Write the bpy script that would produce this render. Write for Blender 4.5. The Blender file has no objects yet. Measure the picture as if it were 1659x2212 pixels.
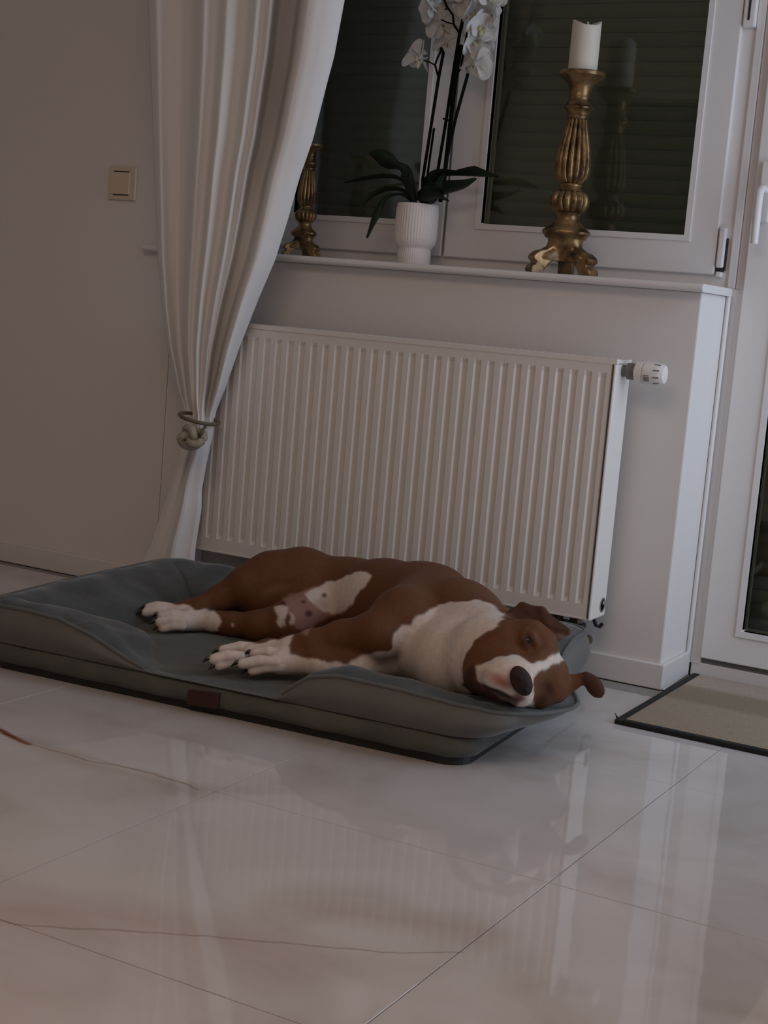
import bpy, bmesh, math, random
import numpy as np
from mathutils import Vector, Matrix

random.seed(4)
rng = np.random.default_rng(4)
scene = bpy.context.scene
COL = scene.collection
PI = math.pi

# ------------------------------------------------------------------ camera
CAM_F = 3261.4            # focal length in pixels of the 1659 x 2212 frame
CAM_POS = np.array([1.0234, -3.3785, 0.8439])
YAW, PITCH, ROLL = 0.4872, -0.1379, 0.0844


def cam_axes():
    f = np.array([-math.sin(YAW) * math.cos(PITCH), math.cos(YAW) * math.cos(PITCH), math.sin(PITCH)])
    r = np.array([math.cos(YAW), math.sin(YAW), 0.0])
    u = np.cross(r, f)
    c, s = math.cos(ROLL), math.sin(ROLL)
    return c * r + s * u, -s * r + c * u, f


CR, CU, CF = cam_axes()
cd = bpy.data.cameras.new('camera')
cam = bpy.data.objects.new('camera', cd)
COL.objects.link(cam)
cd.sensor_fit = 'VERTICAL'
cd.sensor_height = 24.0
cd.lens = CAM_F / 2212.0 * 24.0
cd.clip_start = 0.05
cam.matrix_world = Matrix(((CR[0], CU[0], -CF[0], CAM_POS[0]),
                           (CR[1], CU[1], -CF[1], CAM_POS[1]),
                           (CR[2], CU[2], -CF[2], CAM_POS[2]),
                           (0, 0, 0, 1)))
scene.camera = cam

# ------------------------------------------------------------------ world, lights, exposure
world = bpy.data.worlds.new('evening_sky')
scene.world = world
world.use_nodes = True
bg = world.node_tree.nodes['Background']
bg.inputs[0].default_value = (0.30, 0.38, 0.55, 1)
bg.inputs[1].default_value = 0.05

sv = scene.view_settings
sv.view_transform = 'Standard'
sv.look = 'None'
sv.gamma = 1.0
sv.use_curve_mapping = False
sv.exposure = 0.0


def area(name, loc, target, sx, sy, power, color):
    l = bpy.data.lights.new(name, 'AREA')
    l.shape = 'RECTANGLE'
    l.size, l.size_y = sx, sy
    l.energy = power
    l.color = color
    o = bpy.data.objects.new(name, l)
    COL.objects.link(o)
    o.location = loc
    d = Vector(target) - Vector(loc)
    o.rotation_euler = d.to_track_quat('-Z', 'Y').to_euler()
    return o


# dusk daylight through the tall window in the right-hand wall
area('window_daylight', (1.20, -0.36, 1.15), (0.0, -0.36, 1.15), 0.90, 2.0, 15.5, (0.70, 0.82, 1.0))
# weak warm light from the room behind the photographer
area('room_lamp_glow', (0.2, -3.1, 2.42), (0.2, -3.1, 0.0), 1.4, 1.4, 20.5, (1.0, 0.765, 0.62))


# ------------------------------------------------------------------ helpers
def at(px, py, ax, val):
    """point where the sight line through a photo pixel meets the plane axis = val"""
    d = CR * ((px - 829.5) / CAM_F) - CU * ((py - 1106) / CAM_F) + CF
    t = (val - CAM_POS[ax]) / d[ax]
    return CAM_POS + d * t


class MB:
    def __init__(self):
        self.v, self.f = [], []

    def add(self, vs, fs):
        n = len(self.v)
        self.v.extend([tuple(map(float, p)) for p in vs])
        self.f.extend([tuple(i + n for i in f) for f in fs])
        return self

    def box(self, x0, x1, y0, y1, z0, z1):
        vs = [(x0, y0, z0), (x1, y0, z0), (x1, y1, z0), (x0, y1, z0), (x0, y0, z1), (x1, y0, z1), (x1, y1, z1), (x0, y1, z1)]
        fs = [(3, 2, 1, 0), (4, 5, 6, 7), (0, 1, 5, 4), (1, 2, 6, 5), (2, 3, 7, 6), (3, 0, 4, 7)]
        return self.add(vs, fs)

    def grid(self, P, close_u=False, close_v=False):
        """P: array nu x nv x 3"""
        P = np.asarray(P, float)
        nu, nv = P.shape[:2]
        fs = []
        for i in range(nu if close_u else nu - 1):
            for j in range(nv if close_v else nv - 1):
                a, b = i, (i + 1) % nu
                c, d = j, (j + 1) % nv
                fs.append((a * nv + c, b * nv + c, b * nv + d, a * nv + d))
        return self.add(P.reshape(-1, 3), fs)

    def lathe(self, prof, n=24, center=(0, 0, 0), mod=None, caps=True, axis='z'):
        rows = []
        for (r, z) in prof:
            row = []
            for k in range(n):
                t = 2 * PI * k / n
                rr = r * (mod(t, z) if mod else 1.0)
                p = (rr * math.cos(t), rr * math.sin(t), z)
                if axis == 'x':
                    p = (p[2], p[0], p[1])
                row.append((p[0] + center[0], p[1] + center[1], p[2] + center[2]))
            rows.append(row)
        n0 = len(self.v)
        self.grid(np.array(rows).transpose(1, 0, 2), close_u=True)
        nv = len(prof)
        if caps:
            self.f.append(tuple(n0 + k * nv for k in range(n - 1, -1, -1)))
            self.f.append(tuple(n0 + k * nv + nv - 1 for k in range(n)))
        return self

    def tube(self, pts, rad, n=8, closed=False, flat=1.0):
        pts = np.asarray(pts, float)
        m = len(pts)
        rad = np.broadcast_to(np.asarray(rad, float), (m,))
        if closed:
            tan = np.roll(pts, -1, 0) - np.roll(pts, 1, 0)
        else:
            tan = np.gradient(pts, axis=0)
        tan /= np.linalg.norm(tan, axis=1)[:, None] + 1e-12
        ref = np.array([0, 0, 1.0]) if abs(tan[0][2]) < 0.8 else np.array([1.0, 0, 0])
        nrm = np.cross(tan[0], ref)
        nrm /= np.linalg.norm(nrm)
        rows = []
        for i in range(m):
            nrm = nrm - tan[i] * (nrm @ tan[i])
            nrm /= np.linalg.norm(nrm) + 1e-12
            bn = np.cross(tan[i], nrm)
            ring = [pts[i] + rad[i] * (math.cos(2 * PI * k / n) * nrm + flat * math.sin(2 * PI * k / n) * bn) for k in range(n)]
            rows.append(ring)
        n0 = len(self.v)
        self.grid(np.array(rows), close_u=closed, close_v=True)
        if not closed:
            self.f.append(tuple(n0 + k for k in range(n - 1, -1, -1)))
            self.f.append(tuple(n0 + (m - 1) * n + k for k in range(n)))
        return self

    def sphere(self, c, r, sc=(1, 1, 1), nu=16, nv=10, rot=None):
        rows = []
        for i in range(nv + 1):
            ph = PI * i / nv
            row = []
            for k in range(nu):
                th = 2 * PI * k / nu
                p = Vector((r * sc[0] * math.sin(ph) * math.cos(th), r * sc[1] * math.sin(ph) * math.sin(th), r * sc[2] * math.cos(ph)))
                if rot is not None:
                    p = rot @ p
                row.append((p[0] + c[0], p[1] + c[1], p[2] + c[2]))
            rows.append(row)
        return self.grid(np.array(rows).transpose(1, 0, 2), close_u=True)


def obj(name, mb, mat, parent=None, smooth=False, bevel=0.0, kind=None, loc=None):
    me = bpy.data.meshes.new(name)
    v, f = mb.v, mb.f
    if loc is not None:
        v = [(p[0] - loc[0], p[1] - loc[1], p[2] - loc[2]) for p in v]
    me.from_pydata(v, [], f)
    bm = bmesh.new()
    bm.from_mesh(me)
    bmesh.ops.remove_doubles(bm, verts=bm.verts, dist=1e-6)
    bmesh.ops.recalc_face_normals(bm, faces=bm.faces)
    bm.to_mesh(me)
    bm.free()
    me.materials.append(mat)
    if smooth:
        me.polygons.foreach_set('use_smooth', [True] * len(me.polygons))
        try:
            me.set_sharp_from_angle(angle=math.radians(50 if smooth is True else smooth))
        except Exception:
            pass
    o = bpy.data.objects.new(name, me)
    COL.objects.link(o)
    if loc is not None:
        o.location = loc
    if parent is not None:
        o.parent = parent
        if parent.parent is None and parent.type == 'EMPTY':
            o.location = Vector(o.location) - parent.location
    if bevel:
        b = o.modifiers.new('edge', 'BEVEL')
        b.width = bevel
        b.segments = 2
        b.limit_method = 'ANGLE'
    if kind:
        o['kind'] = kind
    return o


def empty(name, loc=(0, 0, 0)):
    o = bpy.data.objects.new(name, None)
    COL.objects.link(o)
    o.location = loc
    o.empty_display_size = 0.05
    return o


def tag(o, label, cat, group=None):
    o['label'] = label
    o['category'] = cat
    if group:
        o['group'] = group
    return o


def copy_tree(o, parent=None):
    c = o.copy()
    COL.objects.link(c)
    if parent is not None:
        c.parent = parent
    for ch in list(o.children):
        copy_tree(ch, c)
    return c


# ------------------------------------------------------------------ materials
def material(name, color, rough=0.5, metal=0.0, spec=0.5, noise=None, bump=None, sheen=0.0, trans=0.0, coat=0.0, color2=None):
    m = bpy.data.materials.new(name)
    m.use_nodes = True
    nt = m.node_tree
    b = nt.nodes['Principled BSDF']
    b.inputs['Base Color'].default_value = (*color, 1)
    b.inputs['Roughness'].default_value = rough
    b.inputs['Metallic'].default_value = metal
    b.inputs['Specular IOR Level'].default_value = spec
    if sheen:
        b.inputs['Sheen Weight'].default_value = sheen
        b.inputs['Sheen Roughness'].default_value = 0.4
    if trans:
        b.inputs['Transmission Weight'].default_value = trans
    if coat:
        b.inputs['Coat Weight'].default_value = coat
    tc = nt.nodes.new('ShaderNodeTexCoord')
    if noise:
        n = nt.nodes.new('ShaderNodeTexNoise')
        n.inputs['Scale'].default_value = noise[0]
        n.inputs['Detail'].default_value = 5
        nt.links.new(tc.outputs['Object'], n.inputs['Vector'])
        r = nt.nodes.new('ShaderNodeValToRGB')
        r.color_ramp.elements[0].position = 0.3
        r.color_ramp.elements[1].position = 0.7
        c2 = color2 if color2 else tuple(c * (1 - noise[1]) for c in color)
        r.color_ramp.elements[0].color = (*c2, 1)
        r.color_ramp.elements[1].color = (*color, 1)
        nt.links.new(n.outputs['Fac'], r.inputs['Fac'])
        nt.links.new(r.outputs['Color'], b.inputs['Base Color'])
    if bump:
        n = nt.nodes.new('ShaderNodeTexNoise')
        n.inputs['Scale'].default_value = bump[0]
        n.inputs['Detail'].default_value = 4
        nt.links.new(tc.outputs['Object'], n.inputs['Vector'])
        bn = nt.nodes.new('ShaderNodeBump')
        bn.inputs['Strength'].default_value = bump[1]
        bn.inputs['Distance'].default_value = bump[2] if len(bump) > 2 else 0.002
        nt.links.new(n.outputs['Fac'], bn.inputs['Height'])
        nt.links.new(bn.outputs['Normal'], b.inputs['Normal'])
    return m


M = {}
M['wall'] = material('white_wall_paint', (0.74, 0.70, 0.67), 0.9, spec=0.15, noise=(1.2, 0.03), bump=(260, 0.12, 0.001))
M['ceil'] = material('ceiling_paint', (0.78, 0.76, 0.73), 0.9, spec=0.1, noise=(2, 0.02))
M['pvc'] = material('white_pvc', (0.74, 0.71, 0.70), 0.35, spec=0.4, noise=(8, 0.02))
M['trim'] = material('white_lacquered_skirting', (0.72, 0.69, 0.66), 0.4, spec=0.4, noise=(6, 0.04))
M['sill'] = material('white_sill', (0.74, 0.71, 0.69), 0.4, spec=0.4, noise=(5, 0.03))
M['rad'] = material('radiator_enamel', (0.78, 0.74, 0.70), 0.35, spec=0.45, noise=(5, 0.02))
M['radgrey'] = material('grey_plastic', (0.16, 0.155, 0.15), 0.5, noise=(20, 0.1))
M['black'] = material('black_plastic', (0.012, 0.012, 0.012), 0.5, noise=(20, 0.2))
M['dark'] = material('dark_gap', (0.02, 0.018, 0.016), 0.8, noise=(20, 0.2))
M['chrome'] = material('nickel', (0.55, 0.54, 0.52), 0.3, metal=1.0, noise=(20, 0.05))
M['brass'] = material('old_brass_fitting', (0.16, 0.12, 0.08), 0.5, metal=0.6, noise=(30, 0.3))
M['shutter'] = material('shutter_slat_plastic', (0.30, 0.31, 0.27), 0.55, spec=0.3, noise=(10, 0.08))
M['switch'] = material('ivory_switch_plastic', (0.66, 0.57, 0.44), 0.4, noise=(20, 0.03))
M['ceramic'] = material('white_ceramic', (0.80, 0.73, 0.70), 0.45, noise=(30, 0.03))
M['wax'] = material('ivory_wax', (0.66, 0.61, 0.52), 0.5, noise=(18, 0.05))
M['wick'] = material('burnt_wick', (0.75, 0.73, 0.70), 0.8, noise=(60, 0.2))
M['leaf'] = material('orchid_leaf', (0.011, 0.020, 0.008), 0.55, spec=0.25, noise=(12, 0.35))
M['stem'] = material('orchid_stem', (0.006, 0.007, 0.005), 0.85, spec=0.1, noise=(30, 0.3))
M['petal'] = material('orchid_petal', (0.84, 0.83, 0.81), 0.6, noise=(40, 0.04))
nt_ = M['petal'].node_tree
tr_ = nt_.nodes.new('ShaderNodeBsdfTranslucent')
tr_.inputs['Color'].default_value = (0.86, 0.86, 0.84, 1)
mx_ = nt_.nodes.new('ShaderNodeMixShader')
mx_.inputs[0].default_value = 0.38
nt_.links.new(nt_.nodes['Principled BSDF'].outputs[0], mx_.inputs[1])
nt_.links.new(tr_.outputs[0], mx_.inputs[2])
nt_.links.new(mx_.outputs[0], nt_.nodes['Material Output'].inputs['Surface'])
M['lip'] = material('orchid_lip', (0.60, 0.55, 0.34), 0.6, noise=(40, 0.3))
M['bark'] = material('bark_chips', (0.035, 0.028, 0.018), 0.9, noise=(40, 0.5), bump=(80, 0.8, 0.004))
M['mat_edge'] = material('black_binding', (0.010, 0.011, 0.010), 0.85, noise=(80, 0.3), bump=(300, 0.4))
M['velvet'] = material('grey_velvet', (0.100, 0.112, 0.114), 0.85, spec=0.2, noise=(9, 0.5), bump=(38, 0.45, 0.005), sheen=0.35)
M['side'] = material('grey_plush_side', (0.150, 0.144, 0.133), 0.9, spec=0.15, noise=(12, 0.15), bump=(60, 0.3, 0.003), sheen=0.25)
M['matt'] = material('dark_plush', (0.115, 0.114, 0.100), 0.9, spec=0.15, noise=(9, 0.25), bump=(22, 0.5, 0.006), sheen=0.2)
M['pipe'] = material('grey_piping', (0.125, 0.130, 0.125), 0.85, noise=(40, 0.2), sheen=0.2)
M['patch'] = material('dark_red_patch', (0.050, 0.014, 0.010), 0.7, noise=(60, 0.25))
M['rope'] = material('taupe_cord', (0.42, 0.37, 0.29), 0.75, noise=(120, 0.25), bump=(400, 0.5))
M['rope2'] = material('dark_taupe_cord', (0.16, 0.125, 0.085), 0.8, noise=(120, 0.25), bump=(400, 0.5))
M['eye'] = material('dog_eye', (0.012, 0.008, 0.006), 0.12, noise=(40, 0.3))
M['nose'] = material('dog_nose', (0.036, 0.016, 0.015), 0.6, spec=0.25, noise=(50, 0.35), bump=(420, 0.5, 0.001))
M['nostril'] = material('nostril', (0.008, 0.005, 0.005), 0.8, noise=(50, 0.3))
M['claw'] = material('dark_claw', (0.022, 0.016, 0.013), 0.35, noise=(50, 0.3))


def gold_material():
    m = bpy.data.materials.new('worn_gold_leaf')
    m.use_nodes = True
    nt = m.node_tree
    b = nt.nodes['Principled BSDF']
    tc = nt.nodes.new('ShaderNodeTexCoord')
    n = nt.nodes.new('ShaderNodeTexNoise')
    n.inputs['Scale'].default_value = 28
    n.inputs['Detail'].default_value = 6
    nt.links.new(tc.outputs['Object'], n.inputs['Vector'])
    r = nt.nodes.new('ShaderNodeValToRGB')
    e = r.color_ramp.elements
    e[0].position = 0.32
    e[0].color = (0.035, 0.018, 0.008, 1)
    e[1].position = 0.62
    e[1].color = (0.34, 0.215, 0.10, 1)
    nt.links.new(n.outputs['Fac'], r.inputs['Fac'])
    nt.links.new(r.outputs['Color'], b.inputs['Base Color'])
    b.inputs['Metallic'].default_value = 0.75
    b.inputs['Roughness'].default_value = 0.34
    bn = nt.nodes.new('ShaderNodeBump')
    bn.inputs['Strength'].default_value = 0.25
    bn.inputs['Distance'].default_value = 0.001
    nt.links.new(n.outputs['Fac'], bn.inputs['Height'])
    nt.links.new(bn.outputs['Normal'], b.inputs['Normal'])
    return m


M['gold'] = gold_material()


def cloth_material():
    m = bpy.data.materials.new('white_voile')
    m.use_nodes = True
    nt = m.node_tree
    b = nt.nodes['Principled BSDF']
    b.inputs['Base Color'].default_value = (0.87, 0.85, 0.83, 1)
    b.inputs['Roughness'].default_value = 0.9
    b.inputs['Specular IOR Level'].default_value = 0.1
    tr = nt.nodes.new('ShaderNodeBsdfTranslucent')
    tr.inputs['Color'].default_value = (0.80, 0.77, 0.74, 1)
    tc = nt.nodes.new('ShaderNodeTexCoord')
    mp = nt.nodes.new('ShaderNodeMapping')
    mp.inputs['Scale'].default_value = (500, 500, 60)
    n = nt.nodes.new('ShaderNodeTexNoise')
    n.inputs['Scale'].default_value = 1
    nt.links.new(tc.outputs['Object'], mp.inputs['Vector'])
    nt.links.new(mp.outputs['Vector'], n.inputs['Vector'])
    bn = nt.nodes.new('ShaderNodeBump')
    bn.inputs['Strength'].default_value = 0.15
    bn.inputs['Distance'].default_value = 0.001
    nt.links.new(n.outputs['Fac'], bn.inputs['Height'])
    nt.links.new(bn.outputs['Normal'], b.inputs['Normal'])
    mx = nt.nodes.new('ShaderNodeMixShader')
    mx.inputs[0].default_value = 0.10
    nt.links.new(b.outputs[0], mx.inputs[1])
    nt.links.new(tr.outputs[0], mx.inputs[2])
    nt.links.new(mx.outputs[0], nt.nodes['Material Output'].inputs['Surface'])
    return m


M['cloth'] = cloth_material()


def glass_material():
    m = bpy.data.materials.new('window_glass')
    m.use_nodes = True
    nt = m.node_tree
    nt.nodes.remove(nt.nodes['Principled BSDF'])
    gl = nt.nodes.new('ShaderNodeBsdfGlossy')
    gl.inputs['Roughness'].default_value = 0.0
    gl.inputs['Color'].default_value = (1, 1, 1, 1)
    tr = nt.nodes.new('ShaderNodeBsdfTransparent')
    tr.inputs['Color'].default_value = (0.80, 0.84, 0.80, 1)
    fr = nt.nodes.new('ShaderNodeFresnel')
    fr.inputs['IOR'].default_value = 1.5
    ml = nt.nodes.new('ShaderNodeMath')
    ml.operation = 'MULTIPLY'
    ml.inputs[1].default_value = 1.15      # two glass faces reflect
    nt.links.new(fr.outputs[0], ml.inputs[0])
    mx = nt.nodes.new('ShaderNodeMixShader')
    nt.links.new(ml.outputs[0], mx.inputs[0])
    nt.links.new(tr.outputs[0], mx.inputs[1])
    nt.links.new(gl.outputs[0], mx.inputs[2])
    nt.links.new(mx.outputs[0], nt.nodes['Material Output'].inputs['Surface'])
    return m


M['glass'] = glass_material()


def coat_material():
    m = bpy.data.materials.new('dog_short_coat')
    m.use_nodes = True
    nt = m.node_tree
    b = nt.nodes['Principled BSDF']
    a = nt.nodes.new('ShaderNodeAttribute')
    a.attribute_name = 'coat'
    tc = nt.nodes.new('ShaderNodeTexCoord')
    n = nt.nodes.new('ShaderNodeTexNoise')
    n.inputs['Scale'].default_value = 90
    n.inputs['Detail'].default_value = 5
    nt.links.new(tc.outputs['Object'], n.inputs['Vector'])
    mr = nt.nodes.new('ShaderNodeMapRange')
    mr.inputs['To Min'].default_value = 0.78
    mr.inputs['To Max'].default_value = 1.18
    nt.links.new(n.outputs['Fac'], mr.inputs['Value'])
    mix = nt.nodes.new('ShaderNodeVectorMath')
    mix.operation = 'MULTIPLY'
    nt.links.new(a.outputs['Color'], mix.inputs[0])
    nt.links.new(mr.outputs['Result'], mix.inputs[1])
    nt.links.new(mix.outputs[0], b.inputs['Base Color'])
    b.inputs['Roughness'].default_value = 0.62
    b.inputs['Specular IOR Level'].default_value = 0.16
    b.inputs['Sheen Weight'].default_value = 0.03
    mp = nt.nodes.new('ShaderNodeMapping')
    mp.inputs['Scale'].default_value = (220, 420, 420)
    n2 = nt.nodes.new('ShaderNodeTexNoise')
    n2.inputs['Scale'].default_value = 1.0
    nt.links.new(tc.outputs['Object'], mp.inputs['Vector'])
    nt.links.new(mp.outputs['Vector'], n2.inputs['Vector'])
    bn = nt.nodes.new('ShaderNodeBump')
    bn.inputs['Strength'].default_value = 0.25
    bn.inputs['Distance'].default_value = 0.0015
    nt.links.new(n2.outputs['Fac'], bn.inputs['Height'])
    nt.links.new(bn.outputs['Normal'], b.inputs['Normal'])
    return m


M['coat'] = coat_material()


def floor_material():
    """polished beige marble-look porcelain with clouds and a few rusty veins"""
    m = bpy.data.materials.new('polished_marble_tile')
    m.use_nodes = True
    nt = m.node_tree
    N, L = nt.nodes, nt.links
    b = N['Principled BSDF']
    geo = N.new('ShaderNodeNewGeometry')
    n1 = N.new('ShaderNodeTexNoise')
    n1.inputs['Scale'].default_value = 2.3
    n1.inputs['Detail'].default_value = 5
    n1.inputs['Distortion'].default_value = 1.2
    L.new(geo.outputs['Position'], n1.inputs['Vector'])
    r = N.new('ShaderNodeValToRGB')
    e = r.color_ramp.elements
    e[0].position = 0.30
    e[0].color = (0.46, 0.41, 0.385, 1)
    e[1].position = 0.68
    e[1].color = (0.60, 0.57, 0.565, 1)
    mid = r.color_ramp.elements.new(0.5)
    mid.color = (0.555, 0.52, 0.505, 1)
    L.new(n1.outputs['Fac'], r.inputs['Fac'])
    # distortion for the veins
    n2 = N.new('ShaderNodeTexNoise')
    n2.inputs['Scale'].default_value = 9
    n2.inputs['Detail'].default_value = 4
    L.new(geo.outputs['Position'], n2.inputs['Vector'])
    sub = N.new('ShaderNodeVectorMath')
    sub.operation = 'SUBTRACT'
    sub.inputs[1].default_value = (0.5, 0.5, 0.5)
    L.new(n2.outputs['Color'], sub.inputs[0])
    sc = N.new('ShaderNodeVectorMath')
    sc.operation = 'SCALE'
    sc.inputs['Scale'].default_value = 0.035
    L.new(sub.outputs[0], sc.inputs[0])
    ad = N.new('ShaderNodeVectorMath')
    ad.operation = 'ADD'
    L.new(geo.outputs['Position'], ad.inputs[0])
    L.new(sc.outputs[0], ad.inputs[1])
    sep = N.new('ShaderNodeSeparateXYZ')
    L.new(ad.outputs[0], sep.inputs[0])

    def mth(op, a, c, clamp=False):
        k = N.new('ShaderNodeMath')
        k.operation = op
        k.use_clamp = clamp
        for i, q in enumerate((a, c)):
            if q is None:
                continue
            if isinstance(q, (int, float)):
                k.inputs[i].default_value = q
            else:
                L.new(q, k.inputs[i])
        return k.outputs[0]

    def seg(p, q, w):
        dx, dy = q[0] - p[0], q[1] - p[1]
        ll = dx * dx + dy * dy
        ax = mth('SUBTRACT', sep.outputs[0], float(p[0]))
        ay = mth('SUBTRACT', sep.outputs[1], float(p[1]))
        t = mth('DIVIDE', mth('ADD', mth('MULTIPLY', ax, float(dx)), mth('MULTIPLY', ay, float(dy))), float(ll), True)
        ex = mth('SUBTRACT', ax, mth('MULTIPLY', t, float(dx)))
        ey = mth('SUBTRACT', ay, mth('MULTIPLY', t, float(dy)))
        d = mth('SQRT', mth('ADD', mth('MULTIPLY', ex, ex), mth('MULTIPLY', ey, ey)), None)
        return mth('SUBTRACT', 1.0, mth('DIVIDE', d, w), True)

    def poly(pts, w):
        out = None
        W = [at(x, y, 2, 0.0) for x, y in pts]
        for p, q in zip(W[:-1], W[1:]):
            s = seg(p, q, w)
            out = s if out is None else mth('MAXIMUM', out, s)
        return out

    thin = mth('MAXIMUM', poly([(0, 1985), (70, 1999), (250, 2010), (500, 2028), (830, 2058), (1000, 2056)], 0.0035),
               poly([(-60, 1555), (10, 1585), (70, 1608), (190, 1640), (330, 1672), (430, 1706)], 0.005))
    wide = mth('MAXIMUM', poly([(-100, 1970), (70, 1960), (300, 1990), (520, 2040), (640, 2085)], 0.10),
               poly([(60, 1600), (190, 1650), (330, 1685), (430, 1716)], 0.045))
    wide = mth('MAXIMUM', wide, poly([(700, 1965), (850, 1985), (1000, 2000), (1040, 2012)], 0.06))
    mx1 = N.new('ShaderNodeMix')
    mx1.data_type = 'RGBA'
    L.new(mth('MULTIPLY', wide, 0.45), mx1.inputs['Factor'])
    L.new(r.outputs['Color'], mx1.inputs['A'])
    mx1.inputs['B'].default_value = (0.40, 0.31, 0.255, 1)
    mx2 = N.new('ShaderNodeMix')
    mx2.data_type = 'RGBA'
    L.new(mth('MULTIPLY', thin, 0.6), mx2.inputs['Factor'])
    L.new(mx1.outputs['Result'], mx2.inputs['A'])
    mx2.inputs['B'].default_value = (0.24, 0.145, 0.10, 1)
    # rusty streak near the left edge
    mx3 = N.new('ShaderNodeMix')
    mx3.data_type = 'RGBA'
    L.new(mth('MULTIPLY', poly([(-30, 1560), (8, 1582), (66, 1607)], 0.011), 1.3, True), mx3.inputs['Factor'])
    L.new(mx2.outputs['Result'], mx3.inputs['A'])
    mx3.inputs['B'].default_value = (0.20, 0.060, 0.030, 1)
    L.new(mx3.outputs['Result'], b.inputs['Base Color'])
    b.inputs['Roughness'].default_value = 0.045
    b.inputs['IOR'].default_value = 1.5
    n3 = N.new('ShaderNodeTexNoise')
    n3.inputs['Scale'].default_value = 13
    n3.inputs['Detail'].default_value = 1
    L.new(geo.outputs['Position'], n3.inputs['Vector'])
    bn = N.new('ShaderNodeBump')
    bn.inputs['Strength'].default_value = 0.06
    bn.inputs['Distance'].default_value = 0.004
    L.new(n3.outputs['Fac'], bn.inputs['Height'])
    L.new(bn.outputs['Normal'], b.inputs['Normal'])
    return m


M['tile'] = floor_material()
M['grout'] = material('grey_grout', (0.33, 0.30, 0.28), 0.9, noise=(60, 0.2))


def doormat_material():
    m = material('beige_mat_pile', (0.36, 0.30, 0.215), 0.95, spec=0.1, bump=(420, 0.8, 0.004), sheen=0.2)
    nt = m.node_tree
    N, L = nt.nodes, nt.links
    geo = N.new('ShaderNodeNewGeometry')
    sep = N.new('ShaderNodeSeparateXYZ')
    L.new(geo.outputs['Position'], sep.inputs[0])
    r = N.new('ShaderNodeValToRGB')
    mr = N.new('ShaderNodeMapRange')
    mr.inputs['From Min'].default_value = -0.38
    mr.inputs['From Max'].default_value = 0.20
    L.new(sep.outputs[1], mr.inputs['Value'])
    L.new(mr.outputs['Result'], r.inputs['Fac'])
    e = r.color_ramp.elements
    e[0].position, e[0].color = 0.0, (0.31, 0.245, 0.165, 1)
    e[1].position, e[1].color = 1.0, (0.42, 0.335, 0.265, 1)
    for p, c in ((0.46, (0.34, 0.27, 0.185, 1)), (0.52, (0.245, 0.19, 0.12, 1)), (0.72, (0.25, 0.195, 0.125, 1)), (0.78, (0.40, 0.32, 0.25, 1))):
        k = e.new(p)
        k.color = c
    n = N.new('ShaderNodeTexNoise')
    n.inputs['Scale'].default_value = 160
    L.new(geo.outputs['Position'], n.inputs['Vector'])
    m2 = N.new('ShaderNodeMapRange')
    m2.inputs['To Min'].default_value = 0.75
    m2.inputs['To Max'].default_value = 1.2
    L.new(n.outputs['Fac'], m2.inputs['Value'])
    vm = N.new('ShaderNodeVectorMath')
    vm.operation = 'MULTIPLY'
    L.new(r.outputs['Color'], vm.inputs[0])
    L.new(m2.outputs['Result'], vm.inputs[1])
    L.new(vm.outputs[0], N['Principled BSDF'].inputs['Base Color'])
    return m


M['doormat'] = doormat_material()

# ------------------------------------------------------------------ the setting
NX = -1.32           # left end of the window niche
JX = -1.443          # fine vertical joint in the wall left of it
WY = 0.205           # inner face of window and door frames
SZ = 0.925           # underside of the window sill
XL, XR, YB, CH = -3.3, 1.15, -5.2, 2.5

fl = obj('floor', MB().box(XL - .1, XR + .1, YB - .1, 0.6, -0.10, -0.0025), M['grout'], kind='structure')
P0 = 0.612
tile_mb = MB()
tw, ch_ = P0 / 2 - 0.0007, 0.0007
vs = []
for (h, z) in ((tw, -0.004), (tw, -ch_), (tw - ch_, 0.0)):
    vs += [(-h, -h, z), (h, -h, z), (h, h, z), (-h, h, z)]
fs = [(8, 9, 10, 11), (3, 2, 1, 0)]
for k in range(4):
    j = (k + 1) % 4
    fs += [(k, j, 4 + j, 4 + k), (4 + k, 4 + j, 8 + j, 8 + k)]
tile_mb.add(vs, fs)
tile0 = None
for i in range(-6, 5):
    for j in range(-8, 2):
        cx, cy = 0.262 - P0 / 2 + P0 * i, -0.700 - P0 / 2 + P0 * j
        if cx + tw < XL or cx - tw > XR or cy - tw > 0.25:
            continue
        if tile0 is None:
            tile0 = obj('tile', tile_mb, M['tile'], fl)
            t = tile0
        else:
            t = tile0.copy()
            COL.objects.link(t)
            t.parent = fl
        t.location = (cx, cy, 0.0)
        t.rotation_euler = (random.uniform(-1, 1) * 0.0006, random.uniform(-1, 1) * 0.0006, 0)

# wall under the window (back of the radiator niche) and its return to the door
obj('wall_back', MB().box(NX, 0.0, 0.0, 0.30, 0.0, SZ), M['wall'], kind='structure', bevel=0.004)
# wall left of the niche, a little proud of it
obj('wall_left', MB().box(XL, JX - 0.001, -0.04, 0.45, 0.0, CH).box(JX + 0.001, NX, -0.04, 0.45, 0.0, CH).box(JX - 0.001, JX + 0.001, -0.03, 0.45, 0.0, CH), M['wall'], kind='structure')
obj('wall_side', MB().box(XL - 0.2, XL, YB, 0.45, 0.0, CH), M['wall'], kind='structure')
# rear wall; its unseen opening is added as a dark reflection for the pane
obj('wall_rear', MB().box(XL, -2.50, YB - 0.2, YB, 0.0, CH).box(-1.72, XR, YB - 0.2, YB, 0.0, CH).box(-2.50, -1.72, YB - 0.2, YB, 2.2, CH), M['wall'], kind='structure')
w = MB()
w.box(XR, XR + 0.2, YB, -0.84, 0.0, CH).box(XR, XR + 0.2, 0.14, 0.45, 0.0, CH).box(XR, XR + 0.2, -0.84, 0.14, 0.0, 0.12).box(XR, XR + 0.2, -0.84, 0.14, 2.25, CH)
obj('wall_right', w, M['wall'], kind='structure')
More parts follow.
